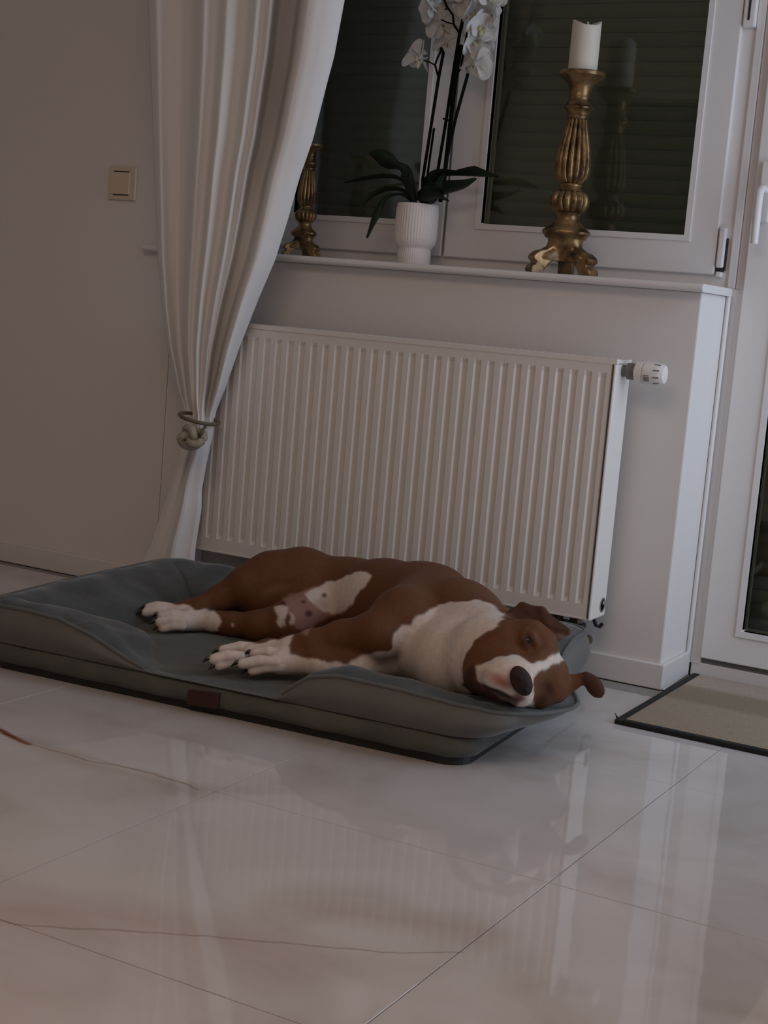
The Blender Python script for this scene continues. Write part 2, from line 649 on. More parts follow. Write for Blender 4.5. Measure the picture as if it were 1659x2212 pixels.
# lintel above window and door
obj('wall_lintel', MB().box(NX, XR, WY - 0.005, 0.45, 2.25, CH), M['wall'], kind='structure')
obj('wall_pier', MB().box(1.0, XR, WY, 0.45, 0.0, 2.25), M['wall'], kind='structure')
obj('ceiling', MB().box(XL - .2, XR + .2, YB - .2, 0.45, CH, CH + 0.1), M['ceil'], kind='structure')

BH, BT = 0.060, 0.011
b = MB()
b.box(NX, BT, -BT, 0.0, 0.0, BH).box(0.0, BT, 0.0, WY - 0.005, 0.0, BH)
obj('baseboard_back', b, M['trim'], kind='structure', bevel=0.003)
obj('baseboard_left', MB().box(XL, NX - 0.001, -0.04 - BT, -0.04, 0.0, BH), M['trim'], kind='structure', bevel=0.003)

# window sill: slab over the niche with a rounded front edge
sl = MB()
prof = []
for k in range(7):
    a = -PI / 2 - PI * k / 6
    prof.append((-0.038 + 0.008 * math.cos(a) * 1.0, SZ + 0.009 + 0.009 * math.sin(a)))
prof = [(WY + 0.02, SZ)] + [(-0.036 - 0.010 * math.sin(PI * k / 6), SZ + 0.009 - 0.009 * math.cos(PI * k / 6)) for k in range(7)] + [(WY + 0.02, SZ + 0.018)]
x0, x1 = -1.535, 0.012
vs = [(x0, y, z) for y, z in prof] + [(x1, y, z) for y, z in prof]
n = len(prof)
fs = [tuple(range(n)), tuple(range(2 * n - 1, n - 1, -1))] + [(k, (k + 1) % n, n + (k + 1) % n, n + k) for k in range(n)]
# the left ear sits in front of the wall: cut the slab so that only the nose passes it
sill_mb = MB()
vsn = [(NX, y, z) for y, z in prof] + [(x1, y, z) for y, z in prof]
sill_mb.add(vsn, fs)
prof2 = [(-0.0405, SZ)] + [(-0.060 - 0.010 * math.sin(PI * k / 6), SZ + 0.009 - 0.009 * math.cos(PI * k / 6)) for k in range(7)] + [(-0.0405, SZ + 0.018)]
obj('trim_1', sill_mb, M['sill'], kind='structure', smooth=40)
ear = MB()
n = len(prof2)
ear.add([(x0, y, z) for y, z in prof2] + [(-1.30, y, z) for y, z in prof2],
        [tuple(range(n)), tuple(range(2 * n - 1, n - 1, -1))] + [(k, (k + 1) % n, n + (k + 1) % n, n + k) for k in range(n)])
obj('trim_2', ear, M['sill'], kind='structure', smooth=40)

# white bead where the plaster meets the frame
bead = MB()
bead.tube([(0.006, WY - 0.012, BH), (0.006, WY - 0.012, SZ)], 0.006, 8)
obj('trim_3', bead, M['pvc'], kind='structure', smooth=True)

# ---- window
win = empty('window_1', (0, 0, 0))
win['kind'] = 'structure'
ZB, ZT = SZ + 0.018, 2.25
f = MB()
f.box(NX, 0.016, WY, WY + 0.07, ZB, ZB + 0.040)              # bottom member
f.box(-0.040, 0.016, WY, WY + 0.07, ZB + 0.040, ZT)          # right post
f.box(NX, -1.31, WY, WY + 0.07, ZB + 0.040, ZT)              # left post
f.box(NX, 0.016, WY, WY + 0.07, ZT - 0.05, ZT)
obj('window_frame', f, M['pvc'], win)
obj('frame_bead', MB().box(-0.004, 0.016, WY - 0.006, WY, ZB, ZT), M['pvc'], win, bevel=0.003)


def sash(x0, x1, gx0, gx1, z0, gz0, z1, gz1, y, parent, name='sash', groove=True):
    s = MB()
    d = 0.055
    O = [(x0, z0), (x1, z0), (x1, z1), (x0, z1)]
    I = [(gx0, gz0), (gx1, gz0), (gx1, gz1), (gx0, gz1)]
    s.grid(np.array([[(p[0], y, p[1]) for p in O], [(p[0], y, p[1]) for p in I], [(p[0], y + d, p[1]) for p in I], [(p[0], y + d, p[1]) for p in O]]), close_u=True, close_v=True)
    o = obj(name, s, M['pvc'], parent, bevel=0.003)
    # glazing bead: sloping inner rim
    g = MB()
    w = 0.014
    A = [(gx0, gz0), (gx1, gz0), (gx1, gz1), (gx0, gz1)]
    B = [(gx0 - w, gz0 - w), (gx1 + w, gz0 - w), (gx1 + w, gz1 + w), (gx0 - w, gz1 + w)]
    ring = [[(p[0], y - 0.0045, p[1]) for p in B], [(p[0] + (0.004 if i in (1, 2) else -0.004) * 0, y - 0.0045, p[1]) for i, p in enumerate(A)],
            [(p[0], y + 0.020, p[1]) for p in A]]
    outer = [(p[0], y + 0.001, p[1]) for p in B]
    rows = np.array([outer] + ring)
    g.grid(rows, close_v=True)
    obj('glazing_bead', g, M['pvc'], o)
    obj('pane', MB().box(gx0 - 0.003, gx1 + 0.003, y + 0.020, y + 0.024, gz0 - 0.003, gz1 + 0.003), M['glass'], o)
    return o


SY = WY - 0.016
sash(-0.758, -0.036, -0.658, -0.117, 0.973, 1.062, 2.19, 2.10, SY, win)
sash(-1.305, -0.765, -1.225, -0.843, 0.973, 1.062, 2.19, 2.10, SY, win)
# hinge covers on the right
h1 = MB().box(-0.033, -0.016, WY - 0.020, WY, 0.990, 1.085)
obj('hinge_cover', h1, M['pvc'], win, bevel=0.004)
obj('hinge_cover', MB().box(-0.031, -0.017, WY - 0.018, WY, 0.968, 0.981), M['pvc'], win, bevel=0.003)
obj('hinge_gap', MB().box(-0.034, -0.015, WY - 0.010, WY - 0.001, 0.9815, 0.9895), M['black'], win)
obj('hinge_gap', MB().box(-0.0145, -0.0120, WY - 0.010, WY - 0.001, 0.985, 1.06), M['black'], win)
obj('hinge_cover', MB().box(-0.034, -0.004, WY - 0.020, WY, 1.545, 1.66), M['pvc'], win, bevel=0.004)
obj('hinge_gap', MB().box(-0.022, -0.017, WY - 0.0215, WY - 0.015, 1.56, 1.66), M['black'], win)


def slats(x0, x1, z0, nn, y, parent):
    first = None
    p = 0.036
    for k in range(nn):
        if first is None:
            mb = MB()
            rows = []
            for q in range(5):
                t = q / 4
                rows.append([(x, y - 0.006 * math.sin(PI * t), z0 + p * 0.97 * t) for x in (x0, x1)])
            back = [[(x, y + 0.006, z0 + p * 0.97 * t) for x in (x0, x1)] for t in (1.0, 0.0)]
            mb.grid(np.array(rows + back), close_u=True)
            first = obj('shutter_slat', mb, M['shutter'], parent, smooth=40)
        else:
            c = first.copy()
            COL.objects.link(c)
            c.parent = parent
            c.location.z += p * k


slats(-1.31, -0.02, ZB + 0.01, 36, 0.34, win)

# ---- balcony door, only its left stile and lower corner are in view
door = empty('door_1', (0, 0, 0))
door['kind'] = 'structure'
f = MB()
f.box(-0.02, 0.0362, WY - 0.002, WY + 0.07, 0.03, ZB)
f.box(0.0165, 0.0362, WY - 0.002, WY + 0.07, ZB, ZT)
f.box(0.95, 1.0, WY, WY + 0.07, 0.03, ZT)
obj('door_frame', f, M['pvc'], door, bevel=0.003)
obj('threshold', MB().box(0.012, 1.0, WY, WY + 0.10, 0.0, 0.034), M['trim'], door, bevel=0.003)
obj('threshold_gap', MB().box(0.03, 0.96, WY + 0.004, WY + 0.06, 0.034, 0.052), M['radgrey'], door)
sash(0.038, 0.94, 0.132, 0.85, 0.050, 0.132, 2.2, 2.1, SY, door, 'door_leaf')
slats(0.04, 0.94, 0.035, 60, 0.34, door)
hd = MB()
hd.box(0.052, 0.082, SY - 0.010, SY, 1.10, 1.24)
ho = obj('handle_plate', hd, M['pvc'], door, bevel=0.004)
hp = MB()
hp.tube([(0.067, SY - 0.008, 1.175), (0.067, SY - 0.04, 1.175), (0.067, SY - 0.055, 1.165), (0.067, SY - 0.057, 1.14), (0.067, SY - 0.055, 1.08), (0.067, SY - 0.052, 1.048)],
        [0.009, 0.009, 0.0105, 0.010, 0.0095, 0.009], 10)
obj('handle', hp, M['pvc'], ho, smooth=60)

# ------------------------------------------------------------------ window in the right wall (lets the dusk light in)
w2 = empty('window_2', (0, 0, 0))
w2['kind'] = 'structure'
f = MB()
f.box(XR + 0.06, XR + 0.13, -0.84, -0.82, 0.12, 2.25).box(XR + 0.06, XR + 0.13, 0.125, 0.14, 0.12, 2.25).box(XR + 0.06, XR + 0.13, -0.82, 0.125, 0.12, 0.14).box(XR + 0.06, XR + 0.13, -0.82, 0.125, 2.205, 2.25)
obj('window_frame', f, M['pvc'], w2, bevel=0.003)

# ------------------------------------------------------------------ light switch
sw = tag(empty('light_switch', (-1.6315, -0.04, 1.102)), 'square ivory light switch on the bare wall left of the curtain', 'switch')
obj('plate', MB().box(-1.678, -1.585, -0.049, -0.0402, 1.058, 1.147), M['switch'], sw, bevel=0.003)
obj('rocker', MB().box(-1.666, -1.602, -0.0535, -0.0485, 1.073, 1.132), M['switch'], sw, bevel=0.002)
obj('shadow_gap', MB().box(-1.658, -1.606, -0.0500, -0.0488, 1.0700, 1.0725), M['dark'], sw)
obj('shadow_gap', MB().box(-1.658, -1.606, -0.0500, -0.0488, 1.1325, 1.1350), M['dark'], sw)

# ------------------------------------------------------------------ radiator
RX0, RX1, RF, RB, RZ0, RZ1 = -1.29, -0.1337, -0.1442, -0.047, 0.160, 0.760
rad = tag(empty('radiator', (-0.71, -0.1, RZ0)), 'white ribbed panel radiator on the wall under the window sill', 'radiator')
# front panel with pressed channels
cols = [(RX0 + 0.010, 0.0)]
xs = []
k = 0
x = -0.171 + 0.0346 * 0
ribs = [-0.1655 - 0.0346 * i for i in range(34) if -0.1655 - 0.0346 * i > RX0 + 0.03]
ribs.sort()
prof_x = [(RX0 + 0.008, 0.0)]
for rx in ribs:
    prof_x += [(rx - 0.0095, 0.0), (rx - 0.0050, 1.0), (rx + 0.0050, 1.0), (rx + 0.0095, 0.0)]
prof_x.append((RX1 - 0.010, 0.0))
rowsz = [(RZ0 + 0.004, 0.0), (RZ0 + 0.036, 0.0), (RZ0 + 0.046, 1.0), (RZ1 - 0.042, 1.0), (RZ1 - 0.032, 0.0), (RZ1 - 0.012, 0.0)]
P = np.array([[(px, RF + 0.002 + 0.0042 * a * c, pz) for (pz, c) in rowsz] for (px, a) in prof_x])
obj('front_panel', MB().grid(P), M['rad'], rad, smooth=20)
bk = MB()
bk.box(RX0 + 0.01, RX1 - 0.012, RF + 0.010, RF + 0.016, RZ0 + 0.01, RZ1 - 0.02)
bk.box(RX0 + 0.01, RX1 - 0.012, RB - 0.012, RB - 0.002, RZ0 + 0.01, RZ1 - 0.02)
obj('panel_back', bk, M['rad'], rad)
tp = MB()
tp.box(RX0, RX1, RF, RF + 0.012, RZ1 - 0.011, RZ1).box(RX0, RX1, RB - 0.012, RB, RZ1 - 0.011, RZ1)
nb = 60
for i in range(nb + 1):
    xx = RX0 + (RX1 - RX0 - 0.006) * i / nb
    tp.box(xx, xx + 0.006, RF + 0.012, RB - 0.012, RZ1 - 0.009, RZ1 - 0.001)
obj('top_grille', tp, M['rad'], rad)
sp = MB()
sp.box(RX1 - 0.0075, RX1, RF, RB, RZ0, RZ1 - 0.0112)
obj('side_panel', sp, M['rad'], rad, bevel=0.004)
obj('side_panel', MB().box(RX0, RX0 + 0.0075, RF, RB, RZ0, RZ1 - 0.0112), M['rad'], rad, bevel=0.004)
obj('seam', MB().box(RX1 - 0.0105, RX1 - 0.0085, RF + 0.0012, RF + 0.006, RZ0 + 0.004, RZ1 - 0.012), M['radgrey'], rad)
obj('bottom_lip', MB().box(RX0 + 0.006, RX1 - 0.008, RF + 0.0008, RF + 0.010, RZ0 + 0.001, RZ0 + 0.0045), M['rad'], rad)
pl = MB().lathe([(0.0175, 0.0), (0.0175, 0.0015), (0.0140, 0.0025), (0.013, 0.0005)], 20, (RX1 - 0.0005, -0.072, 0.1885), axis='x')
po = obj('drain_plug', pl, M['radgrey'], rad, smooth=30)
obj('plug_screw', MB().lathe([(0.006, 0.0), (0.0055, 0.004)], 10, (RX1 + 0.0012, -0.070, 0.193), axis='x'), M['chrome'], po, smooth=30)
# thermostat head on its collar
th = MB().lathe([(0.013, -0.010), (0.013, 0.010), (0.019, 0.012), (0.019, 0.030), (0.016, 0.032)], 20, (RX1, -0.098, 0.735), axis='x')
to = obj('valve_collar', th, M['radgrey'], rad, smooth=30)
headp = [(0.019, 0.030), (0.0245, 0.034), (0.0250, 0.048), (0.0235, 0.049), (0.0235, 0.052), (0.0262, 0.054), (0.0258, 0.082), (0.0240, 0.092), (0.020, 0.099), (0.012, 0.1015), (0.002, 0.102)]
obj('thermostat_head', MB().lathe(headp, 40, (RX1, -0.098, 0.735), mod=lambda t, z: 1.0 if z < 0.053 or z > 0.093 else 1.0 - 0.035 * (math.cos(10 * t) > 0.2), axis='x'), M['rad'], to, smooth=25)
gm = MB()
for k in range(10):
    a = 2 * PI * (k + 0.5) / 10
    c, s_ = math.cos(a), math.sin(a)
    q = []
    for (xx, rr) in ((0.078, 0.0268), (0.092, 0.0250)):
        for da in (-0.06, 0.06):
            q.append((RX1 + xx, -0.098 + rr * math.cos(a + da), 0.735 + rr * math.sin(a + da)))
    gm.add(q, [(0, 1, 3, 2)])
for k in range(-2, 3):
    a = PI + 0.45 + k * 0.13
    q = []
    for (xx, rr) in ((0.056, 0.0268), (0.070, 0.0266)):
        for da in (-0.035, 0.035):
            q.append((RX1 + xx, -0.098 + rr * math.cos(a + da), 0.735 + rr * math.sin(a + da)))
    gm.add(q, [(0, 1, 3, 2)])
obj('grip_slots', gm, M['radgrey'], to)
# pipe connection under the radiator, right end
pc = MB()
pc.tube([(-0.185, -0.095, RZ0 + 0.012), (-0.185, -0.095, 0.105), (-0.185, -0.07, 0.085), (-0.185, -0.001, 0.085)], 0.012, 10)
pc.tube([(-0.235, -0.095, RZ0 + 0.012), (-0.235, -0.095, 0.105), (-0.235, -0.07, 0.085), (-0.235, -0.001, 0.085)], 0.012, 10)
obj('pipe', pc, M['brass'], rad, smooth=60)
pv = MB()
pv.box(-0.255, -0.165, -0.115, -0.078, 0.112, 0.142)
obj('valve_block', pv, M['black'], rad, bevel=0.004)
pn = MB().lathe([(0.017, 0.0), (0.017, 0.018)], 6, (-0.185, -0.095, 0.142)).lathe([(0.017, 0.0), (0.017, 0.018)], 6, (-0.235, -0.095, 0.142))
obj('union_nut', pn, M['brass'], rad)
br = MB().tube([(-0.158, -0.06, RZ0 + 0.03), (-0.155, -0.06, 0.150), (-0.150, -0.055, 0.135), (-0.142, -0.050, 0.132), (-0.136, -0.050, 0.140)], 0.005, 8)
obj('bracket_hook', br, M['black'], rad, smooth=60)

# ------------------------------------------------------------------ curtain
LE = [(320, 0), (330, 280), (340, 550), (350, 660), (362, 750), (385, 850), (398, 893)]
RE = [(744, 0), (722, 120), (706, 180), (676, 300), (648, 380), (623, 470), (595, 560), (557, 650), (518, 750), (488, 838), (466, 893)]
LE2 = [(396, 915), (394, 965), (375, 1030), (350, 1110), (322, 1190), (298, 1245), (280, 1285)]
RE2 = [(463, 915), (460, 940), (447, 1000), (436, 1060), (435, 1105), (423, 1180), (419, 1228), (416, 1275)]
CY = -0.205


def edge(lst):
    w = np.array([at(x, y, 1, CY) for x, y in lst])
    o = np.argsort(w[:, 2])
    return w[o, 2], w[o, 0]


eL = [np.concatenate(q) for q in zip(edge(LE2), edge(LE))]
eR = [np.concatenate(q) for q in zip(edge(RE2), edge(RE))]


def ex(e, z):
    zz, xx = e
    if z > zz[-1]:
        return xx[-1] + (xx[-1] - xx[-2]) / (zz[-1] - zz[-2]) * (z - zz[-1])
    return float(np.interp(z, zz, xx))


fold_u = np.array([0, .04, .10, .18, .24, .295, .335, .375, .41, .455, .50, .535, .565, .592, .604, .635, .662, .675, .72, .775, .79, .81, .86, .93, .97, 1.0])
fold_d = np.array([.3, .75, .40, .15, .30, .95, .72, .58, 1.0, .80, .58, .52, .95, .78, .50, .85, .66, .08, .0, .02, .45, .88, .80, .55, .35, .12])
low_u = np.array([0, .10, .25, .38, .42, .46, .55, .75, .90, 1.0])
low_d = np.array([.15, .40, .30, .05, .55, 1.0, .98, .72, .50, .2])
uu = np.linspace(0, 1, 181)


def smooth_interp(u, xu, yd):
    y = np.interp(u, xu, yd)
    k = np.array([1, 2, 4, 5, 6, 5, 4, 2, 1.0])
    k /= k.sum()
    yp = np.pad(y, 4, mode='edge')
    return np.convolve(yp, k, 'valid')


fu, fl_ = smooth_interp(uu, fold_u, fold_d), smooth_interp(uu, low_u, low_d)
kw_ = np.hanning(31)
fus = np.convolve(np.pad(fu, 15, mode='edge'), kw_ / kw_.sum(), 'valid')
fus = np.clip((fus - 0.5) * 1.5 + 0.5, 0, 1)
ZTIE = float(at(428, 905, 1, CY)[2])
zs_ = np.concatenate([np.linspace(0.012, ZTIE, 46), np.linspace(ZTIE + 0.012, 1.7, 80), np.linspace(1.78, 2.44, 8)])
rows = []
for z in zs_:
    xl, xr = ex(eL, z), ex(eR, z)
    if z > 1.55:
        xl = ex(eL, 1.55) - 0.02 * (z - 1.55)
        xr = min(xr, ex(eR, 1.55) + 0.18 * (z - 1.55))
    t = np.clip((z - ZTIE + 0.05) / 0.12, 0, 1)
    t = t * t * (3 - 2 * t)
    t2 = np.clip((z - ZTIE) / 0.55, 0, 1)
    d = fl_ * (1 - t) + (fus * (1 - t2) + fu * t2) * t
    near = math.exp(-((z - ZTIE) / 0.10) ** 2)
    amp = 0.085 if z > ZTIE else 0.050
    amp = amp * (1 - near) + 0.060 * near
    rnd = near * (1 - (2 * uu - 1) ** 2) * 0.02
    wob = 0.004 * np.sin(9 * uu + 6 * z) * (1 - near)
    ybase = CY + 0.040 if z > ZTIE else CY + 0.030 + 0.01 * (1 - z / ZTIE)
    if z > ZTIE:
        ybase = CY + 0.040
    y = ybase - amp * d - rnd + wob
    deep = np.clip((uu - 0.655) / 0.03, 0, 1) * np.clip((0.80 - uu) / 0.03, 0, 1) * min(1.0, max(0.0, (z - 0.98) / 0.35))
    y = y + 0.085 * deep
    # folds lie over each other: shift the front ones sideways a little
    xx = xl + (xr - xl) * uu
    xx = xx + (xx - CAM_POS[0]) / (CY - CAM_POS[1]) * (y - CY)
    rows.append(np.stack([xx, y, np.full_like(xx, z)], 1))
cm = MB().grid(np.array(rows))
cur = obj('curtain', cm, M['cloth'], smooth=180)
sm_ = cur.modifiers.new('thickness', 'SOLIDIFY')
sm_.thickness = 0.0012
tag(cur, 'long white curtain gathered by a cord in front of the radiator', 'curtain')

# tieback: thin cord around the cloth and a fat knotted end
tb = empty('curtain_tieback', tuple(at(425, 930, 1, CY - 0.05)))
tag(tb, 'taupe cord tieback with a fat knot around the white curtain', 'tieback')
cA, cB = at(395, 892, 1, CY - 0.035), at(462, 917, 1, CY - 0.035)
cc, hx = (cA + cB) / 2, (cB - cA) / 2
loop = []
for k in range(40):
    a = 2 * PI * k / 40
    loop.append(cc + hx * math.cos(a) * 1.0 + np.array([0, 0.052 * math.sin(a) + 0.004, 0]))
obj('cord', MB().tube(loop, 0.0048, 8, closed=True), M['rope2'], tb, smooth=180)
kc = at(415, 945, 1, CY - 0.085)
kn = []
for k in range(72):
    a = 2 * PI * k / 72
    rr = 0.0165 + 0.0085 * math.cos(3 * a)
    kn.append(kc + np.array([1.35 * rr * math.cos(2 * a), 0.013 * math.sin(3 * a), 1.0 * rr * math.sin(2 * a)]))
obj('knot', MB().tube(kn, 0.0105, 10, closed=True), M['rope'], tb, smooth=180)
lp = []
for k in range(30):
    a = 2 * PI * k / 30
    lp.append(kc + np.array([-0.018 + 0.016 * math.cos(a), 0.016, 0.020 * math.sin(a) - 0.004]))
obj('knot_loop', MB().tube(lp, 0.007, 8, closed=True), M['rope2'], tb, smooth=180)
obj('cord_end', MB().tube([cB + np.array([-0.004, -0.03, -0.004]), kc + np.array([0.036, -0.012, 0.018]), kc + np.array([0.028, -0.006, 0.006])], 0.0042, 8), M['rope2'], tb, smooth=180)

# ------------------------------------------------------------------ candle holders
ST = SZ + 0.018
S_ = 1 / 4190.0


def make_holder(name, label, loc, s, face):
    root = tag(empty(name, loc), label, 'candle holder', 'gilded candle holders')
    H = 0.488

    def zz(y):
        return (2135 - y) * S_ * s

    def pf(lst):
        return [(r * S_ * s, zz(y)) for y, r in reversed(lst)]
    dish = pf([(96, 150), (90, 232), (98, 238), (130, 234), (165, 190), (200, 150), (240, 118), (290, 108), (335, 108), (345, 113), (362, 113), (372, 107)])
    dish = dish + [(0.150 * 0 + 100 * S_ * s, zz(100))]
    obj('dish', MB().lathe(dish, 32), M['gold'], root, smooth=40)
    col = pf([(372, 107), (400, 122), (425, 130), (440, 147), (455, 147), (470, 128), (500, 112), (520, 104), (528, 110), (545, 110), (556, 104), (566, 98)])
    obj('collar', MB().lathe(col, 32), M['gold'], root, smooth=40)
    flute = lambda nfl, dep: (lambda t, z: 1 - dep * (1 - abs(math.cos(nfl * t / 2))) ** 1.4)
    bal = pf([(566, 101), (620, 112), (700, 130), (780, 147), (860, 163), (940, 175), (1010, 181), (1070, 181), (1120, 172), (1160, 152), (1195, 120), (1205, 108)])
    obj('baluster', MB().lathe(bal, 96, mod=flute(14, 0.20)), M['gold'], root, smooth=50)
    ring = pf([(1205, 108), (1215, 116), (1230, 116), (1242, 106), (1255, 112), (1270, 128), (1280, 140)])
    obj('ring', MB().lathe(ring, 32), M['gold'], root, smooth=40)
    knop = pf([(1280, 140), (1300, 172), (1340, 198), (1385, 206), (1425, 198), (1465, 172), (1500, 136)])
    obj('knop', MB().lathe(knop, 96, mod=flute(14, 0.16)), M['gold'], root, smooth=50)
    neck = pf([(1500, 136), (1515, 128), (1530, 118), (1560, 120), (1600, 138), (1640, 178), (1665, 215), (1690, 238), (1715, 238), (1740, 215), (1765, 200)])
    tri = lambda t, z: 1 + 0.10 * max(0.0, min(1.0, (zz(1560) - z) / (zz(1560) - zz(1690)))) * math.cos(3 * (t - face))
    obj('neck', MB().lathe(neck, 60, mod=tri), M['gold'], root, smooth=40)
    zc = [0.034, 0.040, 0.047, 0.055, 0.060, 0.068, 0.080, 0.093]
    rc_ = [0.080, 0.083, 0.080, 0.069, 0.058, 0.049, 0.044, 0.047]
    rf_ = [0.030, 0.031, 0.032, 0.033, 0.034, 0.036, 0.041, 0.046]

    def trib(t, z):
        q = z / s
        w = ((1 + math.cos(3 * (t - face))) / 2) ** 1.6
        f0 = float(np.interp(q, zc, rf_))
        return 1 + (float(np.interp(q, zc, rc_)) / f0 - 1) * w
    core = [(r * s, z * s) for r, z in zip(rf_, zc)]
    obj('base_core', MB().lathe(core, 90, mod=trib), M['gold'], root, smooth=60)
    leg = [(0.030, 0.075), (0.047, 0.068), (0.060, 0.060), (0.078, 0.055), (0.090, 0.047), (0.0955, 0.040), (0.094, 0.033), (0.086, 0.028), (0.088, 0.023), (0.097, 0.018), (0.101, 0.010), (0.099, 0.001), (0.094, 0.0),
           (0.066, 0.0), (0.061, 0.010), (0.053, 0.022), (0.042, 0.031), (0.030, 0.036)]
    for k in range(3):
        a = face + 2 * PI * k / 3
        ca, sa = math.cos(a), math.sin(a)
        m = MB()
        n = len(leg)
        vs = []
        for side in (-1, 1):
            for (r, z) in leg:
                wv = (0.0175 + 0.002 * (r / 0.1)) * side
                rr_ = r * 0.93
                vs.append(((rr_ * ca - wv * sa) * s, (rr_ * sa + wv * ca) * s, z * s))
        m.add(vs, [tuple(range(n)), tuple(range(2 * n - 1, n - 1, -1))] + [(i, (i + 1) % n, n + (i + 1) % n, n + i) for i in range(n)])
        obj('foot', m, M['gold'], root, smooth=35, bevel=0.0025 * s)
    return root


def holder_fix(root):
    # children meshes were built about the origin: keep them there, the Empty carries the place
    for c in root.children:
        c.location = (0, 0, 0)


cl1 = at(1214, 594, 2, ST)
big = make_holder('candle_holder', 'tall gilded baluster candle holder carrying the ivory candle', (-0.378, 0.085, ST), 0.985, math.radians(-14))
holder_fix(big)
small = make_holder('candle_holder', 'small gilded candle holder half hidden behind the white curtain', (-1.114, 0.075, ST), 0.60, math.radians(-14))
holder_fix(small)

# candle
cz = ST + (2135 - 98) * S_ * 0.985
cn = MB()
R0 = 0.0345
hh = 0.118
prof_c = [(0.001, 0.0), (R0, 0.0), (R0 * 1.01, 0.03), (R0 * 1.0, hh * 0.9)]
rows = []
for (r, z) in prof_c:
    rows.append([(r * math.cos(2 * PI * k / 40), r * math.sin(2 * PI * k / 40), z) for k in range(40)])
for (r, zf) in ((1.0, 1.0), (0.93, 1.01), (0.80, 0.955), (0.5, 0.925), (0.02, 0.92)):
    row = []
    for k in range(40):
        a = 2 * PI * k / 40
        dip = -0.010 * max(0, math.cos(a + 1.2)) * (1 if r > 0.7 else 0.2) + 0.004 * math.sin(2 * a)
        row.append((R0 * r * math.cos(a), R0 * r * math.sin(a), hh * zf + (dip if r > 0.6 else 0)))
    rows.append(row)
cn.grid(np.array(rows).transpose(1, 0, 2), close_u=True)
cd_ = empty('candle', (-0.378, 0.085, cz))
tag(cd_, 'ivory pillar candle with a hollowed top on the tall gilded holder', 'candle')
obj('wax', cn, M['wax'], cd_, smooth=60).location = (0, 0, 0)
obj('wick', MB().tube([(0.002, 0, hh * 0.91), (0.003, 0.001, hh * 0.96), (0.001, 0, hh * 1.0)], 0.0022, 6), M['wick'], cd_, smooth=True).location = (0, 0, 0)

# ------------------------------------------------------------------ flower pot and orchid
PX, PY = -0.797, 0.102
pot = empty('flower_pot', (PX, PY, ST))
tag(pot, 'white ribbed ceramic pot with a narrower foot holding the orchid', 'pot')
ribm = lambda t, z: 1 + 0.012 * math.cos(44 * t)
pp = [(0.002, 0.0), (0.040, 0.0), (0.0425, 0.003), (0.0425, 0.034), (0.041, 0.040), (0.0405, 0.042), (0.046, 0.047), (0.0520, 0.056), (0.0545, 0.070), (0.0548, 0.105), (0.0540, 0.135), (0.0530, 0.152), (0.0515, 0.154), (0.0495, 0.152), (0.0495, 0.13), (0.030, 0.128), (0.002, 0.128)]
obj('pot_body', MB().lathe(pp, 176, mod=lambda t, z: ribm(t, z) if 0.002 < z < 0.151 else 1.0, caps=False), M['ceramic'], pot, smooth=60).location = (0, 0, 0)

orc = empty('orchid', (PX, PY, ST + 0.13))
tag(orc, 'potted moth orchid with white flowers and dark arching leaves on the sill', 'orchid')
bk_ = MB()
bk_.lathe([(0.0485, 0.1295), (0.0485, 0.141), (0.04, 0.146), (0.02, 0.149), (0.002, 0.150)], 24, (PX, PY, ST))
obj('bark', bk_, M['bark'], orc, smooth=60)


def leaf(pts, width, twist=0.0, name='leaf'):
    """pts: world centreline, width: list of half widths, across: sideways direction"""
    pts = np.array(pts, float)
    m = len(pts)
    tt = np.linspace(0, 1, 16)
    src = np.linspace(0, 1, m)
    C = np.stack([np.interp(tt, src, pts[:, i]) for i in range(3)], 1)
    for _ in range(2):
        C[1:-1] = (C[:-2] + 2 * C[1:-1] + C[2:]) / 4
    W = np.interp(tt, np.linspace(0, 1, len(width)), width)
    tan = np.gradient(C, axis=0)
    tan /= np.linalg.norm(tan, axis=1)[:, None]
    rows_t, rows_b = [], []
    for i in range(16):
        side = np.cross(tan[i], np.array([math.sin(twist), 0.35, 1.0 - abs(math.sin(twist)) * 0.5]))
        side /= np.linalg.norm(side) + 1e-9
        up = np.cross(side, tan[i])
        rt, rb = [], []
        for q in (-1, -0.5, 0, 0.5, 1):
            p = C[i] + side * q * W[i] + up * (abs(q) ** 1.5) * W[i] * 0.45
            th = 0.0016 * (1 - 0.8 * abs(q))
            rt.append(p + up * th)
            rb.append(p - up * th)
        rows_t.append(rt + rb[::-1])
    return MB().grid(np.array(rows_t), close_v=True)


def A_(x, y, dy=0.0):
    return at(x, y, 1, PY + dy)


c7 = lambda x, y: (740 + x / 4.608, 310 + y / 4.608)


def lp_(lst):
    return [A_(*c7(x, y), dy) for (x, y, dy) in lst]


hw = [0.010, 0.018, 0.024, 0.025, 0.022, 0.014, 0.003]
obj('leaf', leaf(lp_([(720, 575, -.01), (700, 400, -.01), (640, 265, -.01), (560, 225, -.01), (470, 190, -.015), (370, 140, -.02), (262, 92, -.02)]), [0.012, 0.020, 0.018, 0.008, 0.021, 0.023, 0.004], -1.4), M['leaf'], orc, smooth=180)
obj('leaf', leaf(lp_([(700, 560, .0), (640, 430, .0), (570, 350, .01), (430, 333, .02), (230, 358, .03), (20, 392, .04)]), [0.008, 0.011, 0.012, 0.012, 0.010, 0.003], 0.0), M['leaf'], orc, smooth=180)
obj('leaf', leaf(lp_([(690, 570, .0), (630, 500, .0), (560, 462, -.01), (430, 462, -.02), (290, 525, -.03), (175, 640, -.04)]), [0.008, 0.011, 0.012, 0.013, 0.012, 0.002], 0.1), M['leaf'], orc, smooth=180)
